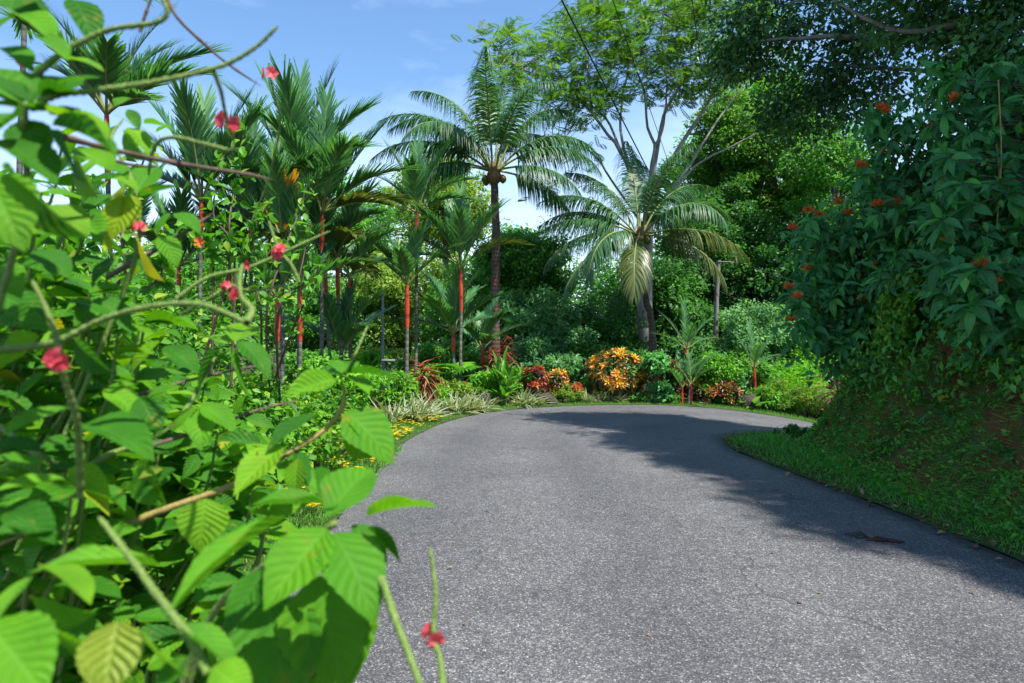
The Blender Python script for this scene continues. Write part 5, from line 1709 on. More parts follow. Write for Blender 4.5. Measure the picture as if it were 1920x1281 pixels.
def vines():
    # small-leaved creeper covering the upper bank, hanging over its lip
    N = 42000
    i = rng.uniform(62, 200, N)
    k = 36 + rng.random(N) * 45
    p = bank_point(i, k)
    thick = rng.random(N) ** 1.5 * 0.5
    nx = np.stack([-np.interp(i, np.arange(260), TN[:, 0]), -np.interp(i, np.arange(260), TN[:, 1]), 0.6 + 0 * i], 1)
    # hanging bulges
    f = 0.5 + 0.5 * np.sin(p[:, 1] * 2.1 + 1) * np.sin(p[:, 2] * 2.6 + p[:, 1])
    p = p + norm(nx) * (thick * (0.3 + f))[:, None]
    hang = (k < 46)
    p[hang, 2] -= rng.random(hang.sum()) * 0.35
    d = norm(rng.normal(0, .6, (N, 3)) + [-.3, -.2, -.6])
    n = norm(nx + rng.normal(0, .5, (N, 3)))
    g = Geo().add(*scatter(LEAF_T, p, d, n, rng.uniform(0.05, 0.11, N)))
    tag(g.build('creeper', 'vine_leaf', kind='stuff'), 'dense small-leaved creeper covering the upper bank', 'creeper')
    # a lighter tangle with long hanging stems
    t = thing('hanging_vine', P(1690, 520, 8.0), 'light green hanging vine tangle spilling over the earth bank', 'vine')
    o = np.array(t.location)
    C, S = [], []
    for q in range(46):
        a = P(rng.uniform(1660, 1770), rng.uniform(500, 560), 8.0 + rng.normal(0, 0.15))
        b = a + np.array([rng.normal(-0.1, 0.12), rng.normal(-0.1, 0.08), -rng.uniform(0.3, 0.85)])
        w = bez([a, a * .5 + b * .5 + rng.normal(0, .05, 3), b], 9)
        if q < 20:
            tube_obj('stem', w, np.linspace(0.006, 0.003, 9), 'green_stem', t, o, 4)
        for x in w:
            for _ in range(5):
                C.append(x + rng.normal(0, 0.03, 3))
    C = np.array(C)
    n_ = len(C)
    Geo().add(*scatter(LEAF_S, C, norm(rng.normal(0, .6, (n_, 3)) + [-.2, -.3, -.8]), norm(rng.normal(0, .5, (n_, 3)) + [-.5, -.5, .6]), rng.uniform(0.05, 0.1, n_))).build('foliage', 'hedge_leaf', t, o, kind='stuff')
    # bare hanging stems
    for lb, a, b in (('thin dry aerial root hanging at the right edge, longer one', (1872, 150, 6.8), (1868, 440, 6.8)), ('thin dry aerial root hanging beside the ribbed leaves', (1868, 270, 7.0), (1864, 400, 7.0))):
        p0, p1 = P(*a), P(*b)
        w = bez([p0, p0 * .5 + p1 * .5 + [0.04, 0, 0], p1], 10)
        tag(Geo().add(*tube(w, 0.007, 5)).build('aerial_root', 'tan_stem', smooth=True), lb, 'root', 'aerial roots')


vines()


def bank_fern(label, px, py, d, L, n):
    b = P(px, py, d)
    t = thing('bank_fern', b, label, 'fern', 'ferns on the earth bank')
    for q in range(n):
        add_frond(t, 180 + rng.uniform(-85, 85), rng.uniform(10, 60), L * rng.uniform(.7, 1.1), rng.uniform(50, 100), 22, 0.2 * L, 0.02, 0.2, 3, np.zeros(3), 'bank_leaf', 0.005, start=0.08, seg=2, rmat='green_stem')


for lb, px, py, d, L, n in (('fern hanging over bare soil at the right edge', 1925, 640, 5.9, 0.5, 7), ('small fern below the hanging vine', 1690, 700, 7.2, 0.3, 6), ('small fern near the bank corner, below the lowest flower', 1625, 705, 8.2, 0.35, 6),
                            ('small fern low on the bank beside the dry leaf', 1880, 860, 5.3, 0.28, 6), ('small fern in the middle of the bare bank', 1770, 780, 6.2, 0.28, 6)):
    bank_fern(lb, px, py, d, L, n)


def canopy_tree(label, base, fork, limbs, centers, R, per, size, mat='canopy', r0=0.2, tm=LEAF_T):
    base = np.asarray(base, float)
    t = thing('canopy_tree', base, label, 'tree', 'canopy trees over the bank')
    fork = np.asarray(fork, float)
    tube_obj('trunk', [base - [0, 0, .3], base * .5 + fork * .5 + [.1, .1, 0], fork], [r0 * 1.3, r0, r0 * .8], 'bark', t, base, 9, 12, jitter=0.01)
    for pts, r in limbs:
        tube_obj('limb', [fork] + [np.asarray(p, float) for p in pts], [r, r * .7, r * .25], 'pale_bark', t, base, 6, 16, jitter=0.015)
    C, RR = [], []
    for c in centers:
        k = int(c[4]) if len(c) > 4 else 12
        cc, rr = clumps(np.array(c[:3]), np.array([1, 1, 0.6]) * c[3], k, R * 0.7, R * 1.2, low=-0.9, shell=0.2)
        C.append(cc)
        RR.append(rr)
    C, RR = np.concatenate(C), np.concatenate(RR)
    Geo().add(*leaf_cloud(C, RR, per, size, tm, 0.7, 0.6, 0.6)).build('crown', mat, t, base, kind='stuff')
    return t


def cpx(px, py, d, r, k=12):
    return (*P(px, py, d), r, k)


canopy_tree('dark overhanging tree with long bare limbs above the bank corner', (8.6, 10.5, 4.2), P(1830, 70, 10.2),
            [([P(1700, 75, 10.2), P(1560, 68, 10.4), P(1400, 80, 11)], 0.07), ([P(1760, 130, 10), P(1640, 125, 10.4), P(1470, 110, 11.2)], 0.05), ([P(1700, 20, 10), P(1600, -30, 10.4), P(1450, 15, 11)], 0.06)],
            [cpx(1400, 55, 11.2, 0.75, 15), cpx(1375, 100, 11.4, 0.5, 8), cpx(1470, 120, 11.2, 0.95, 20), cpx(1520, 30, 11, 1.0, 18), cpx(1590, 130, 10.8, 1.0, 18), cpx(1540, 210, 11.2, 0.8, 14), cpx(1460, 200, 11.6, 0.5, 8), cpx(1650, 40, 10.4, 1.0, 18), cpx(1640, 190, 10.6, 0.7, 10),
             cpx(1440, -60, 11, 1.0, 18), cpx(1560, -90, 10.8, 1.1, 18)], 0.42, 85, 0.10)
canopy_tree('dark leafy tree filling the top right corner', (9.2, 7.8, 4.6), P(1990, 0, 8.6),
            [([P(1850, 30, 8.6), P(1700, 60, 8.8), P(1560, 0, 9.2)], 0.06), ([P(1850, -60, 8.4), P(1700, -120, 8)], 0.06), ([P(1900, 130, 8.4), P(1780, 160, 8.6)], 0.05)],
            [cpx(1750, 30, 9, 0.9, 18), cpx(1850, 60, 8.6, 0.9, 18), cpx(1920, 20, 8.2, 0.9, 16), cpx(1800, 140, 8.8, 0.6, 12), cpx(1900, 160, 8.4, 0.6, 12), cpx(1650, -60, 8.8, 1.0, 18), cpx(1800, -90, 8, 1.0, 18)], 0.4, 90, 0.10)
canopy_tree('tall shade tree leaning over the near bank beyond the right frame', (10.5, 2.5, 5.4), (9.2, 3.2, 10.8),
            [([(8.2, 4.5, 11.6), (7.4, 6, 11.8)], 0.09), ([(8.6, 2.4, 11.6), (8, 1, 11.8)], 0.09), ([(8.4, 6, 11.7), (7.2, 8.4, 11.9)], 0.09), ([(9.4, 1, 11.6), (9, -1, 11.8)], 0.07)],
            [(7.55, 8.2, 12, 1.3, 52), (7.75, 6.2, 12, 1.3, 52), (8.2, 4.2, 12, 1.3, 52), (8.7, 2.2, 12, 1.3, 52), (9.25, 0.6, 12, 1.2, 46), (9.7, -0.6, 12, 1.2, 34), (9.6, 6.6, 12.6, 1.6, 34), (10.0, 4.0, 12.6, 1.6, 34), (10.6, 1.4, 12.6, 1.5, 30)], 0.62, 210, 0.19, tm=RHOMB)

# ------------------------------------------------------------------ hedge on the left
HEDGE = [
    ('leafy roadside hedge shrub at its far end by the yellow flowers', (-2.25, 7.6, 0), (0.62, 1.2, 0.52), 3600, 0.075, 60),
    ('leafy hedge shrub halfway along, behind the blue-green foreground leaves', (-2.2, 5.4, 0), (0.62, 1.1, 0.66), 4200, 0.075, 90),
    ('taller hedge shrub left of the row, under the palm clump', (-3.3, 6.4, 0), (0.95, 1.3, 1.12), 5400, 0.08, 110),
    ('broad hedge shrub at the left behind the flower spikes', (-3.2, 4.3, 0), (0.95, 1.0, 1.22), 5400, 0.075, 130),
    ('near hedge shrub in front of the row, low and tangled', (-2.05, 3.4, 0), (0.55, 0.75, 0.62), 3800, 0.065, 120),
    ('hedge shrub at the left edge with its top against the sky', (-3.9, 5.6, 0), (1.1, 1.2, 1.38), 5400, 0.085, 110),
    ('closest hedge shrub, dense behind the large foreground leaves', (-1.85, 2.35, 0), (0.5, 0.55, 0.72), 3800, 0.06, 120),
]
for lb, b, R, n, s, lo in HEDGE:
    bush('hedge_shrub', lb, b, R, 'hedge_leaf', n, s, tm=LEAF_S if b[1] < 5 else LEAF_T, group='hedge shrubs on the left', stems=9, ncl=40, rcl=0.42, leaves=lo, updir=0.8)


def climber(label, base, lines, d, s, mat, per=3, blooms=()):
    """thin leafy stems rising above the hedge"""
    base = np.asarray(base, float)
    t = thing('climbing_shrub', base, label, 'shrub', 'tall leafy shoots above the hedge')
    me = leaf_mesh('m', LEAF_M, mat)
    for pts in lines:
        w = bez([base + rng.normal(0, .1, 3) * [1, 1, 0]] + [P(x, y, d + rng.uniform(-.25, .25)) for x, y in pts], 34)
        tube_obj('stem', w, np.linspace(0.012, 0.003, 34), 'twig', t, base, 5)
        for k in range(12, 34):
            for q in range(per):
                dd = norm(rng.normal(0, 1, 3) + [0, -.3, -.1])
                place('leaf', me, w[k] - base + rng.normal(0, .03, 3), dd, norm(rng.normal(0, .5, 3) + [0, -.4, .8]), s * rng.uniform(.6, 1.3), t)
    for x, y, dd, sz in blooms:
        g = Geo()
        for q in range(5):
            a = q * 2 * PI / 5
            v = np.array([[math.cos(a), -0.55, math.sin(a)]])
            g.add(*scatter(PETAL, np.zeros((1, 3)), v, np.array([[0, -1.0, 0.2]]), sz, [rng.random()]))
        o = g.build('bloom', 'petal_orange', t)
        o.location = P(x, y, dd) - base
    return t


climber('sparse leafy shoots climbing in front of the upright palms', (-2.3, 5.2, 0.6), [[(440, 520), (430, 420), (445, 330), (455, 240)], [(430, 500), (400, 400), (420, 290)], [(460, 520), (480, 430), (500, 380)], [(400, 520), (380, 460), (360, 420)]], 5.0, 0.08, 'hedge_leaf', 3,
        blooms=[(375, 454, 4.6, 0.045)])
climber('leafy shoots in front of the red palm shafts', (-1.95, 5.6, 0.7), [[(500, 600), (530, 480), (560, 400), (575, 350)], [(520, 600), (560, 520), (580, 420)], [(490, 600), (480, 520), (520, 450)], [(540, 640), (575, 560), (600, 500)]], 5.2, 0.08, 'hedge_leaf', 2)
climber('leafy shoots at the left edge, rising behind the big leaves', (-3.0, 3.2, 1.0), [[(150, 560), (120, 460), (60, 400)], [(190, 560), (230, 440), (260, 330), (280, 270)], [(120, 560), (150, 420), (170, 330)], [(250, 560), (300, 480), (340, 430)], [(60, 560), (30, 450), (20, 380)]], 3.2, 0.075, 'hedge_leaf', 3)


# ------------------------------------------------------------------ foreground flowering shrubs
HM = [leaf_mesh(('hero', k), HEROES[k], 'fore_leaf') for k in range(8)]
HY = leaf_mesh(('hero', 2), HEROES[2], 'yellow_leaf')
FLOWER_ME = None


def spike_flower(parent, pos, s, axis):
    """little five-petalled blooms clasping a flower spike"""
    g = Geo()
    for b in range(3):
        ax = norm(rng.normal(size=3) * [1, .5, .4] + [0, -0.8, 0.1])
        x, y, z = frames(ax[None], rng.normal(size=(1, 3)))
        c = ax * s * 0.55
        for q in range(5):
            a = q * 2 * PI / 5
            v = norm(x * math.cos(a) + z * math.sin(a) + ax * 0.35)
            g.add(*scatter(PETAL, c[None], v, ax[None], s * 0.75, [rng.random()]))
    o = g.build('flower', 'petal_pink', parent)
    o.location = pos
    return o


def ray_scale(bx, by, tx, ty, d0, d1):
    return P(bx, by, d0), P(tx, ty, d1)


def hero_leaf(t, o, bx, by, tx, ty, d0, d1, width=1.0, roll=0.0, m=0, me=None, face=(0.15, -0.55, 0.8)):
    """leaf from its base to its tip, both given as photo pixels with depth"""
    a, b = P(bx, by, d0), P(tx, ty, d1)
    L = np.linalg.norm(b - a)
    d = (b - a) / L
    n = norm(np.asarray(face, float))
    if roll:
        x, y, z = frames(d[None], n[None])
        n = z[0] * math.cos(roll) + x[0] * math.sin(roll)
    return place('leaf', me or HM[m % 4], a - o, d, n, L * 1.04, t, width)


def petiole_line(t, o, pts, r, mat, name='stem', flowers=(), n=28, sides=7):
    if name == 'spike':
        n = 90
    w = bez([P(*p) for p in pts], n)
    rr = np.linspace(r, r * 0.55, n)
    if name == 'spike':
        rr = rr * (1 + 0.22 * np.where(np.arange(n) % 3 == 0, 1, -0.4) + rng.normal(0, 0.06, n))
    else:
        rr = rr * (1 + 0.35 * np.exp(-((np.arange(n) % 9) - 4.0) ** 2))
    rr[-3:] *= [0.8, 0.55, 0.2]
    s = tube_obj(name, w, rr, mat, t, o, sides)
    for f, sz in flowers:
        k = f * (n - 1)
        i = min(int(k), n - 2)
        p = w[i] * (1 - k + i) + w[i + 1] * (k - i)
        spike_flower(s, p - o, sz, None)
    return s


def fore_near():
    o = np.array([-0.75, 0.85, 0.0])
    t = thing('porterweed_shrub', o, 'foreground flowering shrub with big bright quilted leaves beside the road', 'shrub', 'foreground flowering shrubs')
    H = [  # bx, by, tx, ty, depth base, depth tip, width, roll, variant
        (613, 992, 496, 1126, .62, .56, 1.05, .1, 0), (629, 1000, 708, 1134, .62, .57, 1.05, -.15, 2), (615, 968, 690, 858, .63, .70, 1.0, 0, 1), (605, 955, 640, 868, .63, .72, .9, .5, 1),
        (690, 968, 812, 920, .63, .60, .75, -.9, 1), (607, 945, 478, 938, .63, .60, .7, .5, 3), (690, 990, 757, 1048, .65, .64, 1.1, -1.4, 0), (660, 985, 728, 1048, .66, .64, .9, -.4, 0),
        (500, 1070, 414, 1172, .60, .56, .85, .2, 2), (598, 1080, 640, 1300, .68, .64, 1.3, 0.2, 2), (500, 1120, 540, 1330, .67, .63, 1.35, 0.1, 0), (535, 970, 300, 1105, .55, .47, .55, .7, 1),
        (580, 1120, 470, 1310, .70, .66, 1.3, 0.2, 2), (640, 1090, 600, 1320, .70, .66, 1.2, 0.3, 0),
        (628, 712, 540, 735, .92, .86, .85, -.2, 3), (640, 703, 592, 683, .92, .98, 1.1, .1, 0), (650, 706, 692, 728, .92, .88, 1.1, -.5, 0), (648, 700, 742, 690, .92, .90, .75, -.7, 1), (640, 700, 648, 668, .92, .97, 1.3, 0, 1),
        (648, 772, 742, 846, .88, .86, 1.3, -.1, 2), (640, 795, 690, 858, .90, .86, 1.3, 1.6, 0), (600, 778, 498, 826, .88, .82, .9, .5, 1), (530, 835, 438, 915, .84, .78, .9, .2, 0), (490, 832, 408, 822, .86, .84, .8, 0, 3),
        (548, 842, 590, 900, .86, .84, .9, -.8, 1), (520, 870, 610, 905, .86, .84, .9, -.3, 2), (560, 860, 545, 930, .8, .78, 1.0, .5, 2),
        (443, 652, 458, 750, .95, .93, 1.2, 1.7, 0), (412, 655, 358, 722, .95, .92, 1.0, 1.2, 1), (450, 640, 512, 690, .95, .93, 1.0, -.4, 2), (425, 645, 380, 612, .96, 1.0, 1.0, .3, 2), (440, 640, 470, 600, .96, 1.02, 1.1, 0, 0),
        (198, 730, 268, 772, .80, .78, 1.0, -.3, 1), (260, 730, 205, 722, .82, .80, .8, .2, 3), (275, 745, 335, 720, .82, .82, .9, -.3, 0), (262, 745, 300, 800, .8, .78, 1.0, 0, 2),
        (130, 765, 5, 802, .66, .6, .85, .3, 0), (160, 795, 288, 822, .66, .62, .9, -.3, 1), (92, 872, -5, 842, .62, .58, .8, .3, 2), (124, 900, -6, 908, .6, .56, .8, .4, 0), (130, 880, 205, 925, .66, .66, 1.0, 0, 3),
        (300, 1062, 84, 1032, .56, .50, .62, .6, 1), (387, 935, 372, 1030, .72, .70, 1.45, -.1, 2), (255, 880, 300, 945, .74, .72, 1.2, 1.0, 0), (330, 880, 262, 930, .74, .72, 1.2, .4, 3),
        (80, 1060, 175, 1110, .5, .47, .8, -.8, 0), (60, 1080, -20, 1140, .5, .46, .9, .6, 2), (-20, 1170, 80, 1290, .44, .42, 1.3, 0, 0), (110, 1000, -10, 985, .56, .52, .9, .3, 1), (20, 960, 100, 1010, .56, .54, 1.0, -.2, 3),
        (340, 1170, 450, 1245, .48, .46, .8, -.7, 0), (350, 1230, 290, 1300, .46, .44, 1.2, .4, 1), (400, 1250, 470, 1300, .45, .44, 1.2, 0, 2), (100, 1180, 170, 1240, .48, .47, 1.2, 1.6, 2), (270, 1180, 330, 1290, .46, .45, 1.3, 1.7, 2),
        (60, 1120, 150, 1165, .52, .5, 1.1, 1.6, 1), (180, 1020, 120, 1085, .6, .58, 1.2, 1.5, 0),
        (75, 630, -10, 690, .7, .66, 1.0, 1.5, 3), (140, 640, 195, 700, .74, .72, 1.0, 1.4, 0), (5, 590, 82, 603, .72, .70, .8, .4, 1), (0, 555, 72, 575, .76, .74, .9, .2, 2), (90, 700, 30, 745, .72, .7, 1.0, .4, 3),
        (300, 640, 240, 690, .92, .9, 1.0, .2, 1), (310, 650, 372, 690, .92, .9, 1.0, -.2, 0), (180, 560, 245, 600, .85, .83, .9, -.2, 2), (170, 575, 110, 560, .85, .86, .9, .3, 0),
        (380, 760, 440, 800, .9, .88, 1.0, -.2, 0), (370, 765, 315, 800, .9, .88, 1.0, .3, 2), (375, 770, 380, 830, .9, .86, 1.1, 0, 1),
    ]
    for h in H:
        hero_leaf(t, o, *h[:6], width=h[6], roll=h[7], m=h[8])
    hero_leaf(t, o, 222, 1165, 186, 1300, .46, .43, 1.35, .1, me=HY)['label'] = 'yellowing leaf at the bottom of the shrub'
    hero_leaf(t, o, 305, 878, 262, 888, .74, .72, 0.9, .1, me=HY)
    L = petiole_line
    L(t, o, [(300, 1400, .75), (400, 1150, .72), (530, 1040, .66), (615, 990, .63), (632, 975, .63)], .0045, 'green_stem')
    L(t, o, [(-50, 1130, .8), (150, 1030, .82), (270, 970, .84), (440, 908, .87), (549, 845, .9), (613, 802, .92), (645, 755, .93), (640, 706, .93)], .0050, 'tan_stem')
    L(t, o, [(700, 1070, .62), (716, 1090, .60), (742, 1165, .56), (775, 1250, .52), (800, 1320, .5)], .0040, 'green_stem', 'spike')
    L(t, o, [(835, 1330, .52), (826, 1245, .55), (813, 1185, .57), (817, 1110, .58), (806, 1026, .6)], .0030, 'green_stem', 'spike', [(0.48, .011)])
    L(t, o, [(150, 930, .62), (146, 800, .58), (122, 712, .55), (108, 640, .54), (82, 570, .54), (60, 525, .54)], .0032, 'green_stem', 'spike', [(0.5, .0125)])
    L(t, o, [(-30, 660, .6), (60, 650, .62), (115, 638, .62), (190, 600, .62), (280, 575, .62), (370, 570, .62), (430, 590, .62), (462, 606, .62)], .0036, 'green_stem', 'spike')
    L(t, o, [(462, 606, .62), (472, 580, .64), (452, 556, .66), (450, 520, .68), (455, 495, .7)], .0030, 'green_stem', 'spike', [(0.5, .011)])
    L(t, o, [(390, 1262, .46), (350, 1190, .47), (290, 1110, .48), (240, 1040, .49), (184, 968, .50)], .0036, 'green_stem', 'spike')
    L(t, o, [(560, 525, .95), (545, 495, .95), (528, 475, .96), (512, 440, .97), (504, 414, .98)], .0030, 'green_stem', 'spike', [(0.5, .014)])
    L(t, o, [(330, 560, .9), (390, 520, .92), (470, 500, .95), (560, 460, .98), (620, 433, 1.0)], .0030, 'green_stem', 'spike', [(0.5, .010)])
    L(t, o, [(340, 590, .95), (400, 555, .95), (430, 535, .96), (470, 545, .97), (540, 535, 1.0)], .0028, 'green_stem', 'spike', [(0.45, .009)])
    L(t, o, [(640, 706, .93), (655, 690, .92), (668, 660, .9), (690, 610, .95)], .0022, 'green_stem', 'spike')
    L(t, o, [(640, 850, .95), (700, 800, .93), (720, 770, .92)], .0025, 'twig')
    L(t, o, [(270, 840, .85), (400, 800, .95), (480, 770, 1.0), (560, 750, 1.05)], .0026, 'twig')
    L(t, o, [(200, 760, .95), (330, 720, 1.0), (460, 690, 1.05), (500, 690, 1.1)], .0026, 'twig')
    L(t, o, [(130, 1000, .8), (60, 1000, .78), (-20, 1030, .75)], .0035, 'tan_stem')
    L(t, o, [(0, 800, .8), (120, 880, .8), (210, 850, .85), (330, 790, .9), (420, 640, .98)], .0040, 'green_stem')
    # ground stems
    for e in ((150, 1030, .82), (400, 1150, .72), (60, 1000, .78), (0, 800, .8)):
        p = P(*e)
        w = bez([o + rng.normal(0, .08, 3) * [1, 1, 0] - [0, 0, .05], o * .5 + p * .5 + [-.06, .08, -.1], p], 14)
        tube_obj('stem', w, np.linspace(.0034, .003, 14), 'green_stem', t, o, 6)
    # twigs with leaf pairs filling the depth of the shrub
    left = 205
    while left > 0:
        px, py, d = rng.uniform(-60, 520), rng.uniform(640, 1330), rng.uniform(.85, 1.5)
        if px > 250 + (py - 640) * 0.45 + 60 and py < 900:
            continue
        if py > 900 and px > 440 - (py - 900) * 0.15:
            continue
        tip = P(px, py, d)
        w = bez([tip + [-.1, .04, -.22], tip + [-.03, .02, -.1], tip], 8)
        tube_obj('stem', w, np.linspace(.0035, .002, 8), 'green_stem', t, o, 5)
        for k, f in ((7, 1.0), (7, 1.0), (4, 1.15), (4, 1.15), (1, 1.1)):
            a = rng.random() * 6.28
            dd = norm(np.array([math.cos(a), math.sin(a), .15]) + rng.normal(0, .15, 3))
            place('leaf', HM[int(rng.integers(8))], w[k] - o, dd, norm(rng.normal(0, .25, 3) + [0, -.25, 1]), rng.uniform(.05, .085) * f, t)
            left -= 1


def fore_left():
    o = np.array([-0.95, 0.70, 0.0])
    t = thing('porterweed_shrub', o, 'foreground flowering shrub rising out of the frame at the upper left', 'shrub', 'foreground flowering shrubs')
    H = [
        (47, 195, -40, 108, .56, .58, 1.3, .2, 0), (55, 190, 92, 100, .56, .62, 1.1, 0, 2), (80, 172, 168, 122, .56, .56, .95, -.2, 2), (77, 182, 148, 152, .56, .54, .8, -.6, 1),
        (94, 215, 210, 230, .55, .52, .8, -.4, 1), (98, 235, 244, 258, .54, .5, .42, -.9, 1), (40, 215, -40, 262, .55, .5, .9, .4, 3), (0, 262, 104, 322, .55, .52, .9, -.3, 0),
        (116, 246, 142, 342, .55, .53, 1.0, 1.8, 0), (17, 306, 118, 452, .52, .50, .85, 1.7, 1), (-20, 330, 30, 440, .5, .48, 1.2, .2, 2), (33, 27, 102, 72, .62, .6, 1.0, -.2, 3), (64, 64, 126, 98, .6, .58, .9, -.3, 0),
        (140, 0, 182, 66, .7, .68, 1.0, -.2, 1), (30, 30, -30, 60, .62, .6, 1.0, .3, 1), (20, 20, 40, -50, .62, .66, 1.2, 0, 0), (130, -10, 90, -50, .7, .7, 1.0, 0, 2),
        (252, 368, 198, 432, .86, .83, 1.35, .1, 2), (240, 345, 192, 468, .88, .85, .9, .7, 0), (258, 362, 285, 300, .88, .92, 1.1, 0, 1), (262, 370, 330, 345, .88, .88, .9, -.4, 3), (258, 440, 276, 528, .84, .82, 1.4, 1.6, 2), (300, 440, 335, 495, .9, .9, 1.2, -.2, 0),
        (240, 205, 262, 240, .95, .95, 1.0, 0, 0), (245, 240, 280, 272, .95, .93, .9, -.3, 2), (232, 250, 262, 295, .95, .92, .9, 1.4, 1), (215, 200, 245, 182, .95, .97, 1.0, 0, 3), (270, 232, 322, 230, .95, .93, .7, -.5, 1), (225, 235, 190, 255, .95, .93, 1.0, .3, 2),
        (60, 480, 10, 520, .8, .78, 1.0, .4, 0), (70, 470, 130, 500, .8, .78, 1.0, -.2, 2), (150, 400, 100, 385, .85, .85, .9, .3, 1), (165, 395, 205, 360, .85, .88, 1.0, 0, 0), (160, 410, 190, 450, .85, .82, 1.0, 0, 3),
        (230, 480, 290, 500, .9, .88, 1.0, -.3, 1), (215, 485, 165, 520, .9, .87, 1.0, .3, 2), (330, 400, 375, 430, 1.0, .98, .9, -.2, 0), (320, 400, 290, 435, 1.0, .98, 1.0, .4, 1), (190, 300, 150, 330, .8, .78, 1.0, .4, 3), (200, 300, 240, 330, .8, .79, 1.0, -.2, 0),
        (0, 420, 60, 400, .7, .7, 1.0, -.2, 0), (-10, 500, 40, 540, .7, .68, 1.2, 0, 1),
        (50, 200, 20, 130, .57, .62, 1.2, .1, 2), (45, 205, -30, 185, .57, .56, 1.1, .2, 1), (60, 210, 150, 200, .57, .55, .9, -.3, 0), (70, 190, 118, 140, .57, .60, 1.0, 0, 3), (50, 225, 60, 300, .57, .55, 1.1, .1, 2),
        (30, 150, -40, 140, .66, .64, 1.2, .2, 0), (110, 120, 60, 130, .66, .64, 1.2, .2, 1), (120, 110, 190, 110, .66, .65, .9, -.3, 2), (150, 280, 210, 310, .70, .68, 1.1, -.1, 0), (140, 290, 80, 330, .70, .68, 1.1, .2, 2), (145, 295, 160, 360, .70, .67, 1.2, 1.4, 1),
        (-20, 380, 60, 395, .62, .6, 1.1, -.2, 3), (80, 380, 20, 430, .66, .64, 1.2, .3, 0), (90, 385, 160, 420, .68, .66, 1.1, -.2, 2), (0, 90, 60, 110, .64, .62, 1.1, -.2, 1), (10, 0, 80, 20, .66, .64, 1.1, 0, 2),
        (200, 340, 150, 380, .85, .83, 1.1, .3, 3), (210, 335, 260, 345, .85, .84, 1.0, -.2, 1),
    ]
    for h in H:
        hero_leaf(t, o, *h[:6], width=h[6], roll=h[7], m=h[8])
    L = petiole_line
    L(t, o, [(47, 300, .6), (45, 250, .57), (47, 205, .56), (50, 190, .56)], .0040, 'green_stem')
    L(t, o, [(60, 200, .56), (110, 178, .56), (180, 170, .57), (250, 160, .58), (330, 146, .59), (420, 122, .6), (480, 88, .6), (522, 48, .6)], .0030, 'green_stem', 'spike')
    L(t, o, [(60, 150, .6), (100, 112, .6), (150, 80, .6), (210, 55, .6), (290, 43, .6), (314, 24, .6), (300, -10, .6)], .0032, 'green_stem', 'spike')
    L(t, o, [(400, 132, .62), (414, 170, .64), (420, 200, .66), (426, 226, .68), (438, 262, .7), (434, 284, .7)], .0020, 'green_stem', 'spike', [(0.62, .0125)])
    L(t, o, [(434, 284, .7), (380, 270, .71), (330, 258, .72), (300, 264, .73), (285, 290, .75), (278, 330, .8)], .0026, 'green_stem', 'spike')
    L(t, o, [(505, 120, 1.2), (508, 150, 1.2), (516, 185, 1.22), (525, 230, 1.25), (505, 330, 1.3), (470, 420, 1.3)], .0026, 'green_stem', 'spike', [(0.14, .017)])
    L(t, o, [(300, -30, .8), (330, 30, .8), (380, 80, .82), (430, 122, .84), (490, 162, .86)], .0022, 'twig')
    L(t, o, [(262, 60, .8), (275, 20, .8), (290, -20, .8)], .0022, 'twig')
    L(t, o, [(60, 238, .6), (160, 268, .65), (280, 296, .7), (380, 314, .75), (460, 326, .8), (512, 338, .82)], .0030, 'twig')
    L(t, o, [(180, 290, .75), (250, 310, .8), (300, 312, .85)], .0022, 'twig')
    L(t, o, [(200, 520, 1.0), (290, 470, 1.0), (340, 440, 1.0), (400, 400, 1.02)], .0040, 'twig')
    L(t, o, [(0, 400, .8), (60, 420, .85), (130, 430, .9)], .0025, 'twig')
    L(t, o, [(30, 460, .6), (45, 400, .6), (50, 330, .59), (47, 280, .58)], .0045, 'green_stem')
    L(t, o, [(250, 500, .88), (262, 430, .87), (254, 366, .87), (240, 320, .88), (210, 260, .92), (232, 222, .95)], .0032, 'green_stem', 'spike', [(0.2, .011)])
    L(t, o, [(60, 130, .7), (48, 108, .68), (40, 90, .66)], .0024, 'green_stem', 'spike', [(0.4, .010)])
    L(t, o, [(60, 470, 1.1), (52, 438, 1.1), (48, 420, 1.1)], .0024, 'green_stem', 'spike', [(0.5, .011)])
    for e in ((30, 460, .6), (250, 500, .88)):
        p = P(*e)
        w = bez([o + rng.normal(0, .06, 3) * [1, 1, 0] - [0, 0, .05], o * .45 + p * .55 + [-.05, .06, 0], p], 14)
        tube_obj('stem', w, np.linspace(.0034, .003, 14), 'green_stem', t, o, 6)
    left = 120
    while left > 0:
        px, py, d = rng.uniform(-40, 330), rng.uniform(120, 640), rng.uniform(.8, 1.4)
        if px > 60 + (py - 100) * 0.5:
            continue
        tip = P(px, py, d)
        w = bez([tip + [-.1, .04, -.22], tip + [-.03, .02, -.1], tip], 8)
        tube_obj('stem', w, np.linspace(.0035, .002, 8), 'green_stem', t, o, 5)
        for k, f in ((7, 1.0), (7, 1.0), (4, 1.15), (4, 1.15), (1, 1.1)):
            a = rng.random() * 6.28
            dd = norm(np.array([math.cos(a), math.sin(a), .15]) + rng.normal(0, .15, 3))
            place('leaf', HM[int(rng.integers(8))], w[k] - o, dd, norm(rng.normal(0, .25, 3) + [0, -.25, 1]), rng.uniform(.05, .085) * f, t)
            left -= 1


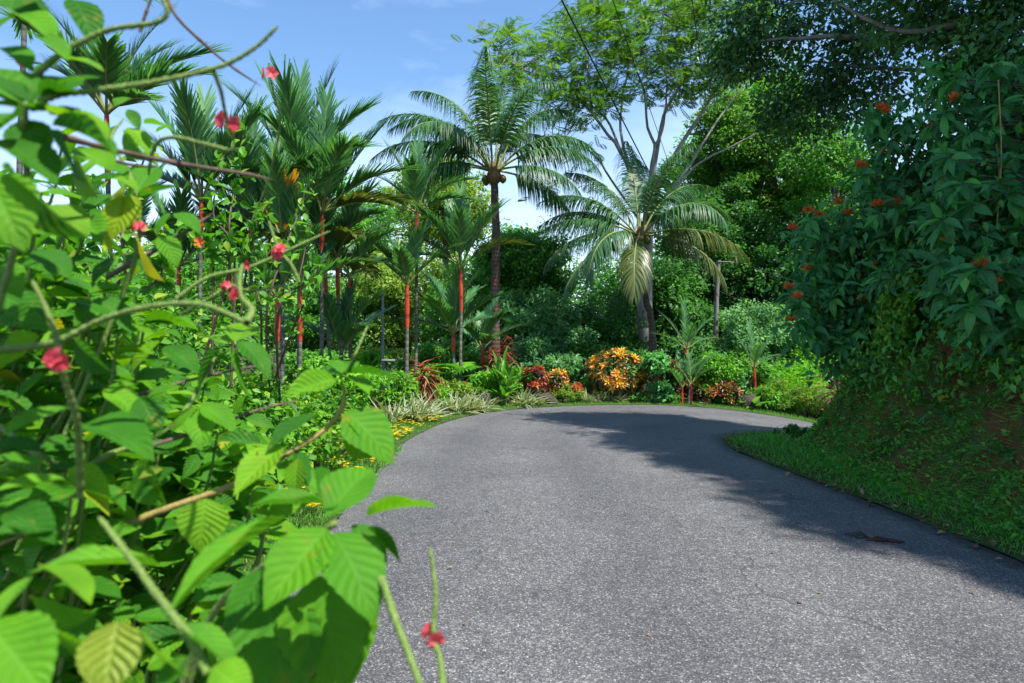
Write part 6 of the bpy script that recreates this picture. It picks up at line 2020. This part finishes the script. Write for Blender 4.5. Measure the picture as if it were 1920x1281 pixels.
def fore_fill(o, label, left, xr, yr, dr, size, cut):
    o = np.array(o)
    t = thing('porterweed_shrub', o, label, 'shrub', 'foreground flowering shrubs')
    C = []
    while len(C) < 900:
        px, py = rng.uniform(*xr), rng.uniform(*yr)
        if not cut(px + 40, py):
            C.append(P(px, py, dr[1] + rng.uniform(0, .4)) - o)
    C = np.array(C)
    Geo().add(*scatter(LEAF_M, C, norm(rng.normal(0, 1, C.shape) * [1, 1, .4]), norm(rng.normal(0, .35, C.shape) + [0.1, -.35, 1]), rng.uniform(size[0], size[1], len(C)))).build('inner_foliage', 'fore_leaf', t, kind='stuff', smooth=True)
    while left > 0:
        px, py, d = rng.uniform(*xr), rng.uniform(*yr), rng.uniform(*dr)
        if cut(px, py):
            continue
        tip = P(px, py, d)
        w = bez([tip + [-.1, .04, -.2], tip + [-.03, .02, -.1], tip], 8)
        tube_obj('stem', w, np.linspace(.0032, .0018, 8), 'green_stem', t, o, 5)
        for k, f in ((7, .7), (7, .7), (6, 1.0), (6, 1.0), (3, 1.15), (3, 1.15), (1, 1.1)):
            a = rng.random() * 6.28
            dd = norm(np.array([math.cos(a), math.sin(a), .1]) + rng.normal(0, .2, 3))
            place('leaf', HM[int(rng.integers(8))], w[k] - o, dd, norm(rng.normal(0, .3, 3) + [0.1, -.35, 1]), rng.uniform(*size) * f, t, rng.uniform(.8, 1.1))
            left -= 1


fore_near()
fore_left()
fore_fill((-1.25, 1.45, 0.0), 'leafy shrub in second row behind the nearest big leaves', 290, (-80, 560), (380, 1150), (1.2, 2.0), (.055, .09), lambda x, y: x > 120 + (y - 380) * 0.95 or (y > 900 and x > 430))
fore_fill((-1.0, 1.0, 0.0), 'dense leafy shoots among the flower spikes, middle of the foreground', 290, (-60, 420), (430, 900), (.85, 1.3), (.045, .075), lambda x, y: x > 110 + (y - 430) * 0.9)
fore_fill((-0.8, 0.9, 0.0), 'dense leafy shoots low in the corner under the big leaves', 280, (-60, 520), (820, 1330), (.7, 1.2), (.05, .085), lambda x, y: x > 560 - (y - 820) * 0.3)


# ------------------------------------------------------------------ small things on the road and verge
def litter():
    N = 420
    i = rng.uniform(40, 95, N)
    e = np.stack([np.interp(i, np.arange(150), I1[:, k]) for k in (0, 1)], 1) + rng.normal(0.06, 0.09, (N, 2))
    pos = np.concatenate([e, (gz(e[:, 0]) + rng.uniform(0.012, 0.04, N))[:, None]], 1)
    g = Geo().add(*scatter(LEAF_S, pos, rng.normal(size=(N, 3)) * [1, 1, .15], norm(rng.normal(0, .3, (N, 3)) + [0, 0, 1]), rng.uniform(0.03, 0.08, N)))
    tag(g.build('leaf_litter', 'dry_leaf', kind='stuff'), 'dry brown leaves lying along the inner road edge', 'leaves')
    N = 46
    x, y = rng.uniform(-1.1, 3.2, N), rng.uniform(3, 15, N)
    pos = np.stack([x, y, gz(x) + 0.035], 1)
    g = Geo().add(*scatter(LEAF_S, pos, rng.normal(size=(N, 3)) * [1, 1, .05], norm(rng.normal(0, .15, (N, 3)) + [0, 0, 1]), rng.uniform(0.015, 0.045, N)))
    tag(g.build('road_leaves', 'dry_leaf', kind='stuff'), 'tiny leaf scraps scattered over the asphalt', 'leaves')
    for lb, px, py, d, s in (('pale curled dry leaf on the bank near the right edge', 1896, 915, 5.9, 0.12), ('dry tan leaf at the road edge below the bank', 1785, 1000, 5.35, 0.14), ('dry leaf by the road edge under the grassy corner', 1480, 885, 7.6, 0.1),
                             ('fallen yellow leaf high on the red earth bank', 1772, 742, 6.9, 0.13)):
        o = obj('dry_leaf', leaf_mesh('dry', leaf_tmpl(7, 3, 0.5, 0.4, 0.4, 0.2, wave=0.3), 'yellow_leaf' if 'yellow' in lb else 'dry_leaf'))
        p = P(px, py, d)
        o.matrix_world = Matrix.Translation(Vector(p)) @ Matrix.Rotation(rng.random() * 6, 4, 'Z') @ Matrix.Rotation(-0.3, 4, 'X') @ Matrix.Diagonal((s, s, s, 1))
        tag(o, lb, 'leaf', 'fallen leaves')


litter()


def husk():
    c = P(1660, 1018, 1.5 * F_PX / (1018 - CY))
    t = thing('palm_husk', (c[0], c[1], 0.012), 'dark brown dried palm sheath lying on the shaded road', 'debris')
    for k in range(3):
        w = bez([[-0.28 + .1 * k, 0.07 * k, 0.012], [-0.05, 0.02 * k - .02, 0.03], [0.24 - .05 * k, -0.06 - .03 * k, 0.012]], 10)
        V, F, L = tube(w, np.array([.006, .02, .032, .036, .036, .034, .03, .024, .014, .004]), 6)
        V = V * [0.55, 0.6, 0.45]
        Geo().add(V, F, L).build('strip', 'dark_husk', t, smooth=True)
    for k in range(5):
        w = bez([[-0.2, 0.05, 0.02], [-0.3, 0.09 + .02 * k, 0.03 + .012 * k], [-0.38 - .02 * k, 0.10 + .05 * k, 0.012]], 7)
        Geo().add(*tube(w * [.5, .5, .6], .003, 4)).build('fibre', 'dark_husk', t, smooth=True)


husk()
bush('ditch_weeds', 'dark weed clump hiding the ditch on the grassy corner', (4.3, 10.4, 0), (0.34, 0.3, 0.12), 'tree_dark', 900, 0.05, stems=3)
tag(bpy.data.objects['ditch_weeds'], cat='weeds')
